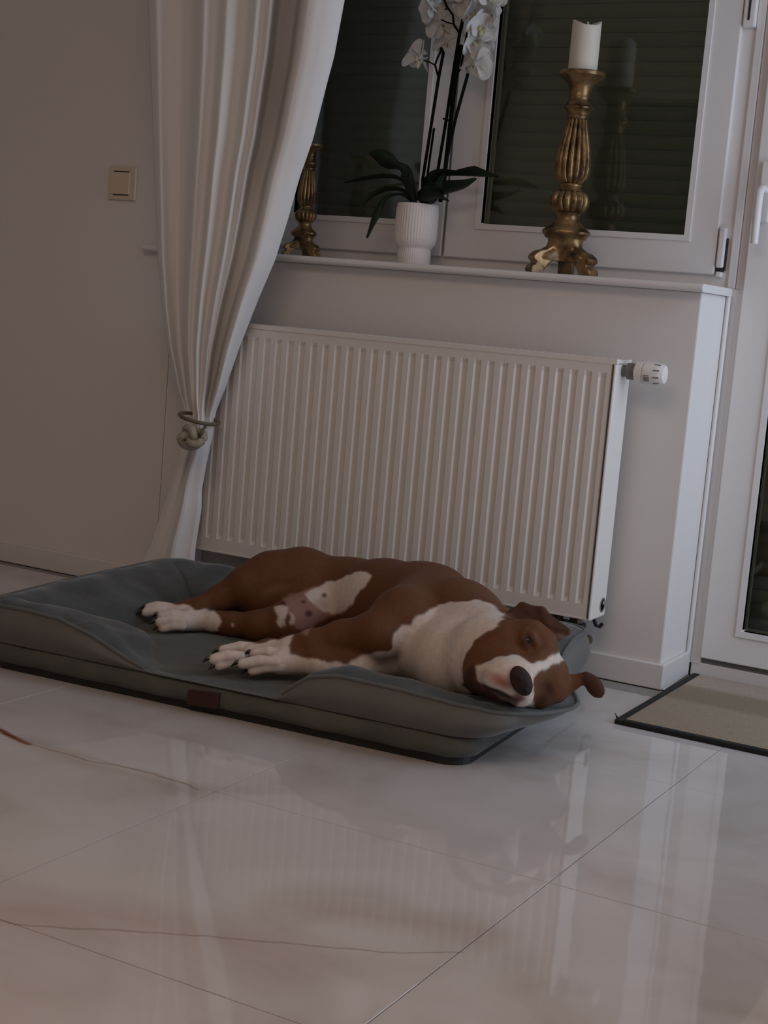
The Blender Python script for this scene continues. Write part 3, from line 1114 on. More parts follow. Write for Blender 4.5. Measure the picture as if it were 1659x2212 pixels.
obj('leaf', leaf(lp_([(680, 575, -.02), (600, 505, -.03), (500, 515, -.04), (400, 570, -.045), (320, 720, -.05), (240, 940, -.05)]), [0.006, 0.007, 0.008, 0.008, 0.010, 0.003], 0.3), M['leaf'], orc, smooth=180)
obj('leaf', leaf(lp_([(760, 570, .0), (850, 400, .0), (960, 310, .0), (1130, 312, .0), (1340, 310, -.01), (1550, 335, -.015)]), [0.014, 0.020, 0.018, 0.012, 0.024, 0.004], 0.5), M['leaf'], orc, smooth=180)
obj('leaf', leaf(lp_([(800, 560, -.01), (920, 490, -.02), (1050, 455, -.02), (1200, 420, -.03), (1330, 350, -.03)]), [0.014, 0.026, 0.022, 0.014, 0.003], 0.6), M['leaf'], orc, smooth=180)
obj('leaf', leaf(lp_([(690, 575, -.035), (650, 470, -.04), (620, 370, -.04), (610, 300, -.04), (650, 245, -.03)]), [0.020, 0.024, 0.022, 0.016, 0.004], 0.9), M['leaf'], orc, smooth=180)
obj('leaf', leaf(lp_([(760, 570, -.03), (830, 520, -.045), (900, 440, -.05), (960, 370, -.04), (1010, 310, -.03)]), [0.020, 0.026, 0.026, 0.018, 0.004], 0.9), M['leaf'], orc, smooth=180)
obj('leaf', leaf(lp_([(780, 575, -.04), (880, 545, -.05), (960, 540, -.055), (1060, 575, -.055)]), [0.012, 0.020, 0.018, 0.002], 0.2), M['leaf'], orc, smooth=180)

c4 = lambda x, y: (560 + x / 3.072, y / 3.072)


def st_(lst, r):
    P_ = np.array([A_(*c4(x, y), dy) for (x, y, dy) in lst])
    return MB().tube(P_, r, 7)


stems = [
    ([(1085, 1330, 0), (1085, 1190, 0), (1138, 850, 0), (1190, 520, -.005), (1222, 350, -.01), (1205, 318, -.01)], 0.0042),
    ([(1190, 515, -.005), (1166, 430, -.01), (1185, 380, -.012), (1210, 330, -.01)], 0.0028),
    ([(1166, 432, -.01), (1125, 410, -.012), (1090, 400, -.015)], 0.0018),
    ([(1105, 1330, .01), (1112, 1190, .01), (1160, 850, .01)], 0.0032),
    ([(1160, 1330, .0), (1182, 1150, .0), (1242, 790, 0), (1300, 400, 0), (1330, 220, 0), (1357, 105, 0)], 0.0042),
    ([(1200, 1340, -.01), (1228, 1190, -.01), (1262, 870, -.01), (1300, 540, -.01), (1322, 400, -.005), (1340, 300, 0)], 0.0058),
    ([(1210, 1330, -.02), (1225, 1150, -.02), (1302, 790, -.02), (1385, 488, -.02)], 0.0042),
    ([(1332, 225, 0), (1290, 160, -.005), (1286, 100, -.01), (1246, 45, -.012), (1215, -30, -.015)], 0.0028),
    ([(1290, 160, -.005), (1250, 150, -.015), (1205, 130, -.02)], 0.0018),
    ([(1286, 100, -.01), (1255, 60, -.02), (1232, 60, -.02)], 0.0018),
    ([(1300, 500, -.01), (1335, 460, -.015), (1350, 380, -.02), (1365, 300, -.01), (1390, 150, 0)], 0.0030),
]
for lst, r in stems:
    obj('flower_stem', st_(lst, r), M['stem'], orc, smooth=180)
tie_ = MB().tube([A_(*c4(1222, 788), -.015), A_(*c4(1262, 800), -.028), A_(*c4(1302, 822), -.026)], 0.0026, 6)
obj('stem_clip', tie_, M['stem'], orc, smooth=180)


def petal_mb(length, width, cup=0.25, base=0.15):
    rows = []
    for i in range(13):
        t = i / 12
        w = width * (base * (1 - t) + 1.04 * max(0.0, 1 - abs((t - 0.58) / 0.425) ** 2.3) ** 0.5 * min(1, 0.25 + t * 2.2)) if t < 0.999 else width * 0.06
        row = []
        for q in (-1, -0.75, -0.5, -0.25, 0, 0.25, 0.5, 0.75, 1):
            row.append((q * w, t * length, cup * length * (t * t * 0.5) - abs(q) ** 2 * w * 0.25 + 0.002 * math.sin(7 * t + 3 * q)))
        rows.append(row)
    return rows


def flower(px, py, dy, facing, roll=0.0, s=1.0, closed=0.0):
    """moth orchid: three sepals, two broad petals and a lip"""
    c = A_(px, py, dy)
    f = Vector(facing).normalized()
    up = Vector((0, 0, 1))
    rt = up.cross(f).normalized()
    up = f.cross(rt)
    base = Matrix((rt, up, f)).transposed() @ Matrix.Rotation(roll, 3, 'Z')
    fo = None
    for (ang, ln, wd, lift) in ((0, .040, .017, .10), (125, .040, .016, .12), (-125, .040, .016, .12), (68, .044, .033, .18), (-68, .044, .033, .18)):
        R = base @ Matrix.Rotation(math.radians(ang), 3, 'Z') @ Matrix.Rotation(lift + closed, 3, 'X')
        rows = petal_mb(ln * s, wd * s)
        Pq = [[tuple(Vector(c) + R @ Vector(p)) for p in row] for row in rows]
        m = MB().grid(np.array(Pq))
        if fo is None:
            fo = obj('flower', m, M['petal'], orc, smooth=180)
            pp_ = fo
        else:
            pp_ = obj('petal', m, M['petal'], fo, smooth=180)
        sd = pp_.modifiers.new('thick', 'SOLIDIFY')
        sd.thickness = 0.0006
    R = base
    lm = MB()
    for sgn in (-1, 1):
        lm.sphere(Vector(c) + R @ Vector((sgn * .006 * s, -.004 * s, .010 * s)), .008 * s, (0.6, 1, 0.8), 8, 6, R)
    lm.sphere(Vector(c) + R @ Vector((0, -.013 * s, .012 * s)), .009 * s, (0.6, 1.1, 0.6), 8, 6, R)
    obj('lip', lm, M['lip'], fo, smooth=180)


flower(909, 124, -.02, (-.75, .65, .1), 0.1, 1.12, 0.8)
flower(936, 18, -.02, (-.7, -.6, -.1), 0.3, 1.08, 0.35)
flower(955, 48, .00, (-.35, .9, .05), -0.4, 1.08, 0.15)
flower(968, 92, .02, (.1, .95, .1), 0.2, 1.08, 0.05)
flower(985, 2, -.01, (.2, .9, .15), 0.6, 1.08, 0.1)
flower(1022, 30, .00, (.9, -.5, .0), 0.0, 1.0, 0.4)
flower(1038, 62, -.02, (.75, -.6, .05), -0.3, 1.0, 0.3)
flower(1026, 92, -.01, (.8, -.7, -.05), 0.2, 1.08, 0.45)
flower(1062, 36, -.01, (.9, .3, -.1), 0.5, 0.8, 0.25)
flower(1024, 138, -.03, (.15, .95, .2), 0.4, 1.08, 0.2)
flower(1005, -22, -.01, (.3, -.9, .0), 0.2, 1.0, 0.2)
flower(1058, -12, -.02, (.6, -.8, .0), 0.0, 1.0, 0.25)
flower(950, -25, -.02, (-.4, -.9, .0), 0.0, 1.0, 0.2)

# ------------------------------------------------------------------ doormat
mt = empty('doormat', (0.45, -0.09, 0.0))
tag(mt, 'beige doormat with black bound edges in front of the balcony door', 'doormat')
MX0, MX1, MY0, MY1 = 0.030, 0.93, -0.372, 0.198
obj('pile', MB().box(MX0 + 0.012, MX1 - 0.012, MY0 + 0.012, MY1 - 0.010, 0.001, 0.0095), M['doormat'], mt, bevel=0.003)
e = MB()
e.box(MX0 - 0.004, MX0 + 0.014, MY0 - 0.004, MY1 - 0.01, 0.0, 0.0105).box(MX1 - 0.014, MX1, MY0, MY1, 0.0, 0.0105)
e.box(MX0 + 0.014, MX1 - 0.014, MY0 - 0.004, MY0 + 0.014, 0.0, 0.0115).box(MX0 + 0.014, MX1 - 0.014, MY1 - 0.012, MY1 - 0.004, 0.0, 0.008)
obj('binding', e, M['mat_edge'], mt, bevel=0.003)
obj('corner_tab', MB().add([(MX0 - 0.002, MY0 + 0.012, 0.002), (MX0 + 0.010, MY0 + 0.002, 0.002), (MX0 - 0.012, MY0 + 0.020, 0.016), (MX0 - 0.002, MY0 + 0.012, 0.006), (MX0 + 0.010, MY0 + 0.002, 0.006), (MX0 - 0.013, MY0 + 0.021, 0.018)],
                           [(0, 1, 2), (3, 5, 4), (0, 3, 4, 1), (1, 4, 5, 2), (2, 5, 3, 0)]), M['mat_edge'], mt)

# ------------------------------------------------------------------ dog bed
BO = np.array([-0.070, -0.905])
BU = np.array([-0.9979, -0.065])
BV = np.array([-0.065, 0.9979])
BW, BD, BR = 1.135, 0.735, 0.060
ZM = 0.064


def bed(a, b_, z):
    p = BO + BU * a + BV * b_
    return (p[0], p[1], z)


def ring_pts(d, nside=(70, 44), ncor=9, r=BR, grow=0.0):
    """inset rounded rectangle, counter-clockwise from the front right corner"""
    lo, hi_a, hi_b = d, BW - d, BD - d
    rc = max(r - d, 0.0)
    out = []
    cors = [((lo + rc, lo + rc), PI, 1.5 * PI), ((hi_a - rc, lo + rc), 1.5 * PI, 2 * PI), ((hi_a - rc, hi_b - rc), 0, 0.5 * PI), ((lo + rc, hi_b - rc), 0.5 * PI, PI)]
    for k in range(4):
        (ca, cb), t0, t1 = cors[k]
        for i in range(ncor):
            t = t0 + (t1 - t0) * i / (ncor - 1)
            out.append((ca + rc * math.cos(t), cb + rc * math.sin(t)))
        (na, nb_), u0, _ = cors[(k + 1) % 4]
        p, q = out[-1], (na + rc * math.cos(u0), nb_ + rc * math.sin(u0))
        ns = nside[k % 2]
        for i in range(1, ns):
            t = i / ns
            out.append((p[0] + (q[0] - p[0]) * t, p[1] + (q[1] - p[1]) * t))
    return out


R0_ring = ring_pts(0.0)
NR = len(R0_ring)


def rim_h(a, b_):
    """bolster height above the mattress at the footprint edge"""
    df, dl, db, dr = b_, BW - a, BD - b_, a
    m = min(df, dl, db, dr)
    if m == df:
        return float(np.interp(a, [0, .04, .15, .28, .34, .375, .405, .70, .74, .79, .85, .93, 1.0, 1.135],
                               [.052, .056, .064, .066, .052, .026, .0, .0, .010, .028, .050, .070, .074, .074]))
    if m == dl:
        return float(np.interp(b_, [0, .3, .735], [.074, .080, .080]))
    if m == db:
        return float(np.interp(a, [0, .5, 1.135], [.086, .086, .080]))
    return float(np.interp(b_, [0, .10, .28, .45, .6, .735], [.052, .044, .040, .060, .084, .086]))


HR = [rim_h(a, b_) for a, b_ in R0_ring]


def push(a, b_, zf):
    """the head pushes the right bolster outwards"""
    g = math.exp(-((b_ - 0.20) / 0.19) ** 2) * max(0.0, 1 - a / 0.12)
    return -0.135 * g * zf


NFRONT = 9 + 69
_rc = {}


def ring_at(d, i):
    k = round(d, 4)
    if k not in _rc:
        _rc[k] = ring_pts(k)
    return _rc[k][i]


bd = empty('dog_bed', (-0.65, -0.55, 0.0))
tag(bd, 'grey plush dog bed with piped bolster rim on the tiles', 'dog bed')
# anti-slip base, its black thickness also stands for the shadow under the bed
bs = MB()
ri = ring_pts(0.012)
bs.add([bed(a, b_, 0.0005) for a, b_ in ri] + [bed(a, b_, 0.018) for a, b_ in ri],
       [tuple(range(NR)), tuple(range(2 * NR - 1, NR - 1, -1))] + [(k, (k + 1) % NR, NR + (k + 1) % NR, NR + k) for k in range(NR)])
obj('base', bs, M['black'], bd)
# mattress
rows = []
for (d, z) in ((0.20, 0.0185), (0.014, 0.0165), (0.003, 0.018), (-0.003, 0.027), (-0.004, 0.040), (0.0, 0.054), (0.010, 0.063), (0.03, ZM), (0.10, ZM + .002), (0.2, ZM + .003), (0.30, ZM + .003), (0.362, ZM + .003)):
    rg = ring_pts(d) if d >= 0 else [(a + (a - BW / 2) / (BW / 2) * -d, b_ + (b_ - BD / 2) / (BD / 2) * -d) for a, b_ in R0_ring]
    row = []
    for i, (a, b_) in enumerate(rg):
        wr = 0.0
        if 0.012 < z < ZM - 0.002:
            wr = 0.0022 * math.sin(a * 34 + z * 160) + 0.0016 * math.sin(a * 71 - z * 90)
        zz_ = z + (0.0018 * math.sin(a * 40 + b_ * 25) + 0.0012 * math.sin(a * 23 - b_ * 60) if z >= ZM else 0)
        row.append(bed(a, b_ - wr * (b_ < 0.05), zz_))
    rows.append(row)
mm = MB()
mm.grid(np.array(rows), close_v=True)
nlast = len(rows) - 1
mm.f.append(tuple(nlast * NR + k for k in range(NR)))
obj('mattress', mm, M['matt'], bd, smooth=180)

# bolster: side wall
KS = 8
rows = []
for j in range(KS + 1):
    t = j / KS
    row = []
    for i, (a, b_) in enumerate(R0_ring):
        h = HR[i]
        bulge = 0.010 * math.sin(PI * t) * min(1, h / 0.04) + 0.004 * (1 - abs(2 * t - 1))
        n0_ = ((a - BW / 2) / (BW / 2) * (1 if abs(a - BW / 2) > BW / 2 - 0.06 else 0), (b_ - BD / 2) / (BD / 2) * (1 if abs(b_ - BD / 2) > BD / 2 - 0.06 else 0))
        aa = a + n0_[0] * bulge + push(a, b_, 0.35 + 0.65 * t)
        row.append(bed(aa, b_ + n0_[1] * bulge, ZM - 0.004 + (h + 0.004) * t))
    rows.append(row)
obj('side_wall', MB().grid(np.array(rows), close_v=True), M['side'], bd, smooth=180)
edge_row = rows[-1]
# bolster: cushion top, from the piping over the crest down to the mattress
rows = [edge_row]
for d in (0.008, 0.02, 0.035, 0.055, 0.08, 0.105, 0.13, 0.155, 0.18, 0.205, 0.225):
    rg = ring_pts(d)
    row = []
    for i, (a, b_) in enumerate(rg):
        h = HR[i]
        if i < NFRONT:
            wf = 0.30 + 0.70 * min(1.0, h / 0.065)
            a, b_ = ring_at(d * wf, i)
        t = d / 0.215
        crest = 0.016 * math.sin(PI * min(1, d / 0.10)) * min(1, h / 0.05)
        f_ = (1 - t ** 2.4) ** 0.7 if t < 1 else 0
        z = ZM + h * f_ + crest * max(0, 1 - d / 0.2)
        z += (0.0022 * math.sin(a * 45 + b_ * 31) + 0.0016 * math.sin(a * 21 - b_ * 63)) * min(1, h / 0.04) * min(1, d / .03)
        if d > 0.2:
            z = ZM - 0.004
        row.append(bed(a + push(a, b_, 0.9 * max(0, 1 - d / 0.2)), b_, max(z, ZM - 0.004 if d > 0.2 else ZM - 0.002 + (0.004 if h > 0.004 else -0.003))))
    rows.append(row)
obj('cushion', MB().grid(np.array(rows), close_v=True), M['velvet'], bd, smooth=180)
# piping along the outer top edge, only where there is a bolster
pip = []
idx = [i for i in range(NR) if HR[i] > 0.001]
st = max(range(NR), key=lambda i: (HR[i] <= 0.001 and HR[(i + 1) % NR] > 0.001))
for k in range(NR):
    i = (st + 1 + k) % NR
    if HR[i] > 0.001:
        p = edge_row[i]
        pip.append((p[0], p[1], p[2] + 0.001))
obj('piping', MB().tube(pip, 0.0042, 7), M['pipe'], bd, smooth=180)
pa = at(404, 1493, 1, -0.958)
lb = MB()
q = [at(x, y, 1, -0.9460 + 0.065 * (at(x, y, 1, -0.946)[0] + 0.62)) for x, y in ((404, 1522), (472, 1531), (476, 1497), (408, 1490))]
q = [np.array(p) + np.array([0, -0.0025, 0]) for p in q]
q2 = [p + np.array([0, 0.004, 0]) for p in q]
lb.add(list(q) + list(q2), [(0, 1, 2, 3), (7, 6, 5, 4), (0, 4, 5, 1), (1, 5, 6, 2), (2, 6, 7, 3), (3, 7, 4, 0)])
obj('label_patch', lb, M['patch'], bd)

# ------------------------------------------------------------------ the dog
#DOG_BEGIN
HS = 0.0030
GX0, GX1, GY0, GY1, GZ0, GZ1 = -1.10, 0.17, -0.98, -0.16, 0.050, 0.34
gx, gy, gz = np.arange(GX0, GX1, HS), np.arange(GY0, GY1, HS), np.arange(GZ0, GZ1, HS)
F = np.full((len(gx), len(gy), len(gz)), 1.0, np.float32)


def smin_into(lo, hi, fn, k):
    m = k + 0.012
    i0, i1 = np.searchsorted(gx, [lo[0] - m, hi[0] + m])
    j0, j1 = np.searchsorted(gy, [lo[1] - m, hi[1] + m])
    k0, k1 = np.searchsorted(gz, [lo[2] - m, hi[2] + m])
    if i1 <= i0 or j1 <= j0 or k1 <= k0:
        return
    X, Y, Z = np.meshgrid(gx[i0:i1], gy[j0:j1], gz[k0:k1], indexing='ij')
    d = fn(X, Y, Z).astype(np.float32)
    f0 = F[i0:i1, j0:j1, k0:k1]
    h = np.clip(k - np.abs(f0 - d), 0, None) / k
    F[i0:i1, j0:j1, k0:k1] = np.minimum(f0, d) - h * h * k * 0.25


def cap(a, b_, ra, rb, k=0.02):
    a, b_ = np.array(a, float), np.array(b_, float)
    ab = b_ - a
    L2 = ab @ ab + 1e-12

    def fn(X, Y, Z):
        t = np.clip(((X - a[0]) * ab[0] + (Y - a[1]) * ab[1] + (Z - a[2]) * ab[2]) / L2, 0, 1)
        return np.sqrt((X - a[0] - t * ab[0]) ** 2 + (Y - a[1] - t * ab[1]) ** 2 + (Z - a[2] - t * ab[2]) ** 2) - (ra + (rb - ra) * t)
    r = max(ra, rb)
    smin_into(np.minimum(a, b_) - r, np.maximum(a, b_) + r, fn, k)


def chain(pts, k=0.02):
    for (p, ra), (q, rb) in zip(pts[:-1], pts[1:]):
        cap(p, q, ra, rb, k)


def tri(a, b_, c, th, k=0.008):
    a, b_, c = (np.array(q, float) for q in (a, b_, c))
    ba, cb, ac = b_ - a, c - b_, a - c
    n = np.cross(ba, ac)

    def fn(X, Y, Z):
        Pq = np.stack([X, Y, Z], -1)
        pa, pb, pc = Pq - a, Pq - b_, Pq - c
        s = np.sign(pa @ np.cross(ba, n)) + np.sign(pb @ np.cross(cb, n)) + np.sign(pc @ np.cross(ac, n))

        def e2(v, p):
            t = np.clip((p @ v) / (v @ v), 0, 1)[..., None]
            q = v * t - p
            return (q * q).sum(-1)
        e = np.minimum(np.minimum(e2(ba, pa), e2(cb, pb)), e2(ac, pc))
        pl_ = (pa @ n) ** 2 / (n @ n)
        return np.sqrt(np.where(s < 2, e, pl_)) - th
    lo = np.minimum(np.minimum(a, b_), c) - th
    hi = np.maximum(np.maximum(a, b_), c) + th
    smin_into(lo, hi, fn, k)


def D(x, y, z):
    return at(x, y, 2, z)


# trunk: pelvis, loin, rib cage, neck
chain([(D(572, 1280, .150), .078), (D(650, 1275, .160), .090), (D(760, 1290, .158), .086), (D(830, 1305, .165), .098), (D(910, 1322, .172), .106), (D(985, 1362, .172), .104), (D(1062, 1405, .175), .088)], 0.03)
chain([(D(880, 1385, .140), .078), (D(985, 1428, .150), .074), (D(1030, 1440, .160), .060)], 0.03)
# upper hind leg
chain([(D(650, 1245, .195), .066), (D(585, 1250, .185), .060), (D(530, 1268, .165), .044), (D(475, 1293, .135), .029), (D(430, 1312, .115), .021), (D(392, 1321, .104), .019), (D(372, 1323, .101), .019)], 0.02)
# lower hind leg
chain([(D(680, 1325, .125), .062), (D(625, 1345, .112), .050), (D(560, 1352, .100), .033), (D(500, 1348, .096), .025), (D(470, 1344, .096), .022), (D(420, 1338, .094), .022), (D(396, 1342, .092), .023)], 0.018)
# upper front leg
chain([(D(940, 1300, .205), .080), (D(870, 1340, .200), .066), (D(815, 1372, .175), .048), (D(740, 1382, .155), .038), (D(675, 1395, .138), .031), (D(632, 1405, .124), .027), (D(580, 1409, .110), .025), (D(545, 1415, .103), .024)], 0.018)
cap(D(838, 1388, .150), D(815, 1380, .160), .022, .035, 0.02)
# lower front leg
chain([(D(850, 1415, .120), .050), (D(770, 1435, .112), .036), (D(690, 1430, .112), .028), (D(640, 1426, .108), .026), (D(606, 1430, .104), .026)], 0.015)


def toes(lst, r=0.0118, k=0.0025):
    for (x0, y0, z0, x1, y1, z1) in lst:
        p, q = D(x0, y0, z0), D(x1, y1, z1)
        mid = (p + q) / 2 + np.array([0, 0, 0.004])
        chain([(p, r * 0.95), (mid, r * 1.05), (q, r * 0.95)], k)


claws = []
T_hu = [(364, 1312, .112, 322, 1313, .108), (360, 1321, .104, 316, 1323, .099)]
T_hl = [(392, 1330, .106, 349, 1330, .104), (392, 1342, .098, 345, 1344, .094), (394, 1352, .088, 352, 1356, .082)]
T_fu = [(556, 1399, .116, 482, 1405, .108), (520, 1418, .107, 462, 1424, .100), (525, 1428, .096, 474, 1438, .087)]
T_fl = [(606, 1414, .118, 550, 1412, .115), (596, 1430, .108, 524, 1434, .100), (600, 1441, .097, 546, 1448, .087)]
for T in (T_hu, T_hl, T_fu, T_fl):
    toes(T)
    for q in T:
        claws.append((D(q[0], q[1], q[2]), D(q[3], q[4], q[5])))

# ---- head: points given by where they sit in front of / behind the eye plane
EYE_C = at(1164, 1436, 2, 0.200)
DEP = float((EYE_C - CAM_POS) @ CF)


def Hh(x, y, t):
    d = CR * ((x - 829.5) / CAM_F) - CU * ((y - 1106) / CAM_F) + CF
    return CAM_POS + d * (DEP - t)


cap(Hh(1120, 1428, -.080), Hh(1142, 1424, -.075), .068, .058, 0.02)          # skull
cap(Hh(1060, 1410, -.100), Hh(1110, 1420, -.080), .078, .070, 0.03)          # back of the head to neck
cap(Hh(1085, 1398, -.055), Hh(1060, 1425, -.045), .052, .046, 0.02)          # upper cheek
cap(Hh(1060, 1425, -.045), Hh(1036, 1455, -.025), .046, .030, 0.02)          # jaw
cap(Hh(1178, 1478, -.055), Hh(1160, 1490, -.045), .040, .038, 0.02)          # lower cheek
cap(Hh(1145, 1378, -.045), Hh(1165, 1395, -.040), .036, .036, 0.015)         # brow, upper side
cap(Hh(1188, 1470, -.042), Hh(1196, 1450, -.045), .030, .028, 0.015)         # brow, lower side
cap(Hh(1166, 1438, -.030), Hh(1130, 1460, .040), .033, .026, 0.018)          # bridge of the muzzle
cap(Hh(1095, 1448, -.020), Hh(1098, 1458, .032), .044, .034, 0.018)          # muzzle, upper side
cap(Hh(1068, 1455, .000), Hh(1074, 1462, .028), .034, .027, 0.015)           # hanging lip, upper side
cap(Hh(1122, 1490, -.015), Hh(1124, 1496, .030), .034, .026, 0.015)          # lip, lower side
cap(Hh(1040, 1472, -.020), Hh(1085, 1495, .012), .026, .020, 0.008)          # lower jaw
cap(Hh(1118, 1466, .050), Hh(1130, 1476, .055), .019, .018, 0.012)           # nose root
chain([(Hh(1136, 1364, -.016), .006), (Hh(1149, 1374, -.0085), .0075), (Hh(1157, 1391, -.008), .0075), (Hh(1155, 1403, -.010), .005)], 0.006)   # eyelids
chain([(Hh(1130, 1368, -.014), .005), (Hh(1131, 1383, -.008), .0065), (Hh(1140, 1400, -.006), .006), (Hh(1152, 1405, -.009), .005)], 0.006)
chain([(Hh(1188, 1472, -.026), .005), (Hh(1197, 1482, -.023), .0065), (Hh(1198, 1498, -.025), .006)], 0.006)
chain([(Hh(1182, 1474, -.024), .005), (Hh(1177, 1486, -.019), .006), (Hh(1181, 1502, -.022), .006)], 0.006)
# ears
tri(Hh(1085, 1336, -.105), Hh(1128, 1308, -.115), Hh(1165, 1345, -.095), .0065)
tri(Hh(1128, 1308, -.115), Hh(1170, 1318, -.105), Hh(1165, 1345, -.095), .0060)
tri(Hh(1170, 1318, -.105), Hh(1226, 1363, -.085), Hh(1180, 1350, -.085), .0055)
tri(Hh(1180, 1350, -.085), Hh(1226, 1365, -.085), Hh(1204, 1380, -.080), .0055)
tri(Hh(1165, 1345, -.095), Hh(1170, 1318, -.105), Hh(1185, 1352, -.085), .0060)
cap(Hh(1206, 1490, -.060), Hh(1238, 1474, -.058), .022, .013, 0.015)
cap(Hh(1236, 1474, -.058), Hh(1264, 1463, -.054), .0125, .0105, 0.008)


def lobe(c, ax1, ax2, r1, r2, r3, k):
    c = np.array(c)
    n3 = np.cross(ax1, ax2)
    n3 /= np.linalg.norm(n3)

    def fn(X, Y, Z):
        Pq = np.stack([X, Y, Z], -1) - c
        q = np.sqrt((Pq @ ax1 / r1) ** 2 + (Pq @ ax2 / r2) ** 2 + (Pq @ n3 / r3) ** 2)
        return (q - 1) * min(r1, r2, r3)
    smin_into(c - r1, c + r1, fn, k)


e1 = CR * 0.56 - CU * 0.83
e2 = CR * 0.83 + CU * 0.56
lobe(Hh(1284, 1482, -.050), e1, e2, .0265, .0165, .0095, 0.006)


def surface_nets(f, org, h):
    s = f < 0
    nx, ny, nz = f.shape
    off = [(i, j, k) for i in (0, 1) for j in (0, 1) for k in (0, 1)]
    cs = [s[i:nx - 1 + i, j:ny - 1 + j, k:nz - 1 + k] for i, j, k in off]
    cnt = sum(c.astype(np.int8) for c in cs)
    act = (cnt > 0) & (cnt < 8)
    ci = np.argwhere(act)
    acc = np.zeros((len(ci), 3))
    num = np.zeros(len(ci))
    val = {o: f[ci[:, 0] + o[0], ci[:, 1] + o[1], ci[:, 2] + o[2]] for o in off}
    for a in off:
        for ax in range(3):
            if a[ax] == 1:
                continue
            b_ = tuple(a[q] + (1 if q == ax else 0) for q in range(3))
            va, vb = val[a], val[b_]
            m = (va < 0) != (vb < 0)
            t = np.where(m, va / np.where(m, va - vb, 1), 0)
            p = np.zeros((len(ci), 3))
            p[:] = a
            p[:, ax] = t
            acc[m] += p[m]
            num[m] += 1
    V = (ci + acc / num[:, None]) * h + np.array(org)
    idm = np.full(act.shape, -1, np.int64)
    idm[act] = np.arange(len(ci))
    Q = []
    for ax in range(3):
        o = [0, 0, 0]
        o[ax] = 1
        sa = s[:nx - o[0], :ny - o[1], :nz - o[2]]
        sb = s[o[0]:, o[1]:, o[2]:]
        e = np.argwhere(sa != sb)
        u, v = (ax + 1) % 3, (ax + 2) % 3
        ok = (e[:, u] > 0) & (e[:, v] > 0) & (e[:, u] < f.shape[u] - 1) & (e[:, v] < f.shape[v] - 1)
        e = e[ok]
        du, dv = np.zeros(3, int), np.zeros(3, int)
        du[u], dv[v] = 1, 1
        c0, c1, c2, c3 = e, e - du, e - du - dv, e - dv
        q = np.stack([idm[tuple(c.T)] for c in (c0, c1, c2, c3)], 1)
        fl2 = sa[tuple(e.T)]
        q[~fl2] = q[~fl2][:, ::-1]
        Q.append(q)
    return V, np.concatenate(Q)


V, Q = surface_nets(F, (GX0, GY0, GZ0), HS)
# a little relaxation removes the grid
nb_sum = np.zeros_like(V)
ncount = np.zeros(len(V))
for it in range(2):
    nb_sum[:] = 0
    ncount[:] = 0
    for a, b_ in ((0, 1), (1, 2), (2, 3), (3, 0)):
        np.add.at(nb_sum, Q[:, a], V[Q[:, b_]])
        np.add.at(nb_sum, Q[:, b_], V[Q[:, a]])
        np.add.at(ncount, Q[:, a], 1)
        np.add.at(ncount, Q[:, b_], 1)
    V = V * 0.5 + 0.5 * nb_sum / np.maximum(ncount, 1)[:, None]

me = bpy.data.meshes.new('dog')
me.from_pydata(V.tolist(), [], Q.tolist())
me.polygons.foreach_set('use_smooth', [True] * len(me.polygons))
dog = bpy.data.objects.new('dog', me)
COL.objects.link(dog)
me.materials.append(M['coat'])
tag(dog, 'brown and white short haired dog lying on its side on the grey bed', 'dog')

# coat pattern: patches of white, pink skin, dark points and a little painted shade stored on the vertices
dv_ = V - CAM_POS
zz_ = dv_ @ CF
PXv = 829.5 + CAM_F * (dv_ @ CR) / zz_
PYv = 1106 - CAM_F * (dv_ @ CU) / zz_
nrm = np.zeros((len(me.vertices), 3), np.float32)
me.vertices.foreach_get('normal', nrm.ravel())
toward = -(dv_ / np.linalg.norm(dv_, axis=1)[:, None])
front = (nrm * toward).sum(1) > -0.25
jx = 1.6 * np.sin(V[:, 0] * 120 + V[:, 2] * 90) + 0.9 * np.sin(V[:, 1] * 210 - V[:, 2] * 170)
jy = 1.6 * np.sin(V[:, 1] * 130 + V[:, 0] * 110) + 0.9 * np.sin(V[:, 2] * 220 + V[:, 0] * 160)
PXj, PYj = PXv + jx, PYv + jy


def inside(poly, X, Y):
    r = np.zeros(len(X), bool)
    n = len(poly)
    for i in range(n):
        x1, y1 = poly[i]
        x2, y2 = poly[(i + 1) % n]
        c = ((y1 > Y) != (y2 > Y))
        r ^= c & (X < (x2 - x1) * (Y - y1) / ((y2 - y1) + 1e-9) + x1)
    return r


BROWN = np.array([0.128, 0.051, 0.022])
WHITE = np.array([0.66, 0.565, 0.50])
PINK = np.array([0.36, 0.20, 0.165])
DARKP = np.array([0.050, 0.022, 0.017])
RED = np.array([0.42, 0.17, 0.125])
colr = np.tile(BROWN, (len(V), 1))


def paint(poly, c, amt=1.0, jit=True):
    X, Y = (PXj, PYj) if jit else (PXv, PYv)
    m = inside(poly, X, Y) & front
    colr[m] = colr[m] * (1 - amt) + np.array(c) * amt


def blob(x, y, rx, ry, c, amt=1.0, ang=0.0, soft=0.35):
    ca, sa = math.cos(ang), math.sin(ang)
    X, Y = PXv - x + 0.4 * jx, PYv - y + 0.4 * jy
    u, v = (X * ca + Y * sa) / rx, (-X * sa + Y * ca) / ry
    w = np.clip((1 - np.sqrt(u * u + v * v)) / soft, 0, 1) * amt * front
    colr[:] = colr * (1 - w[:, None]) + np.array(c) * w[:, None]


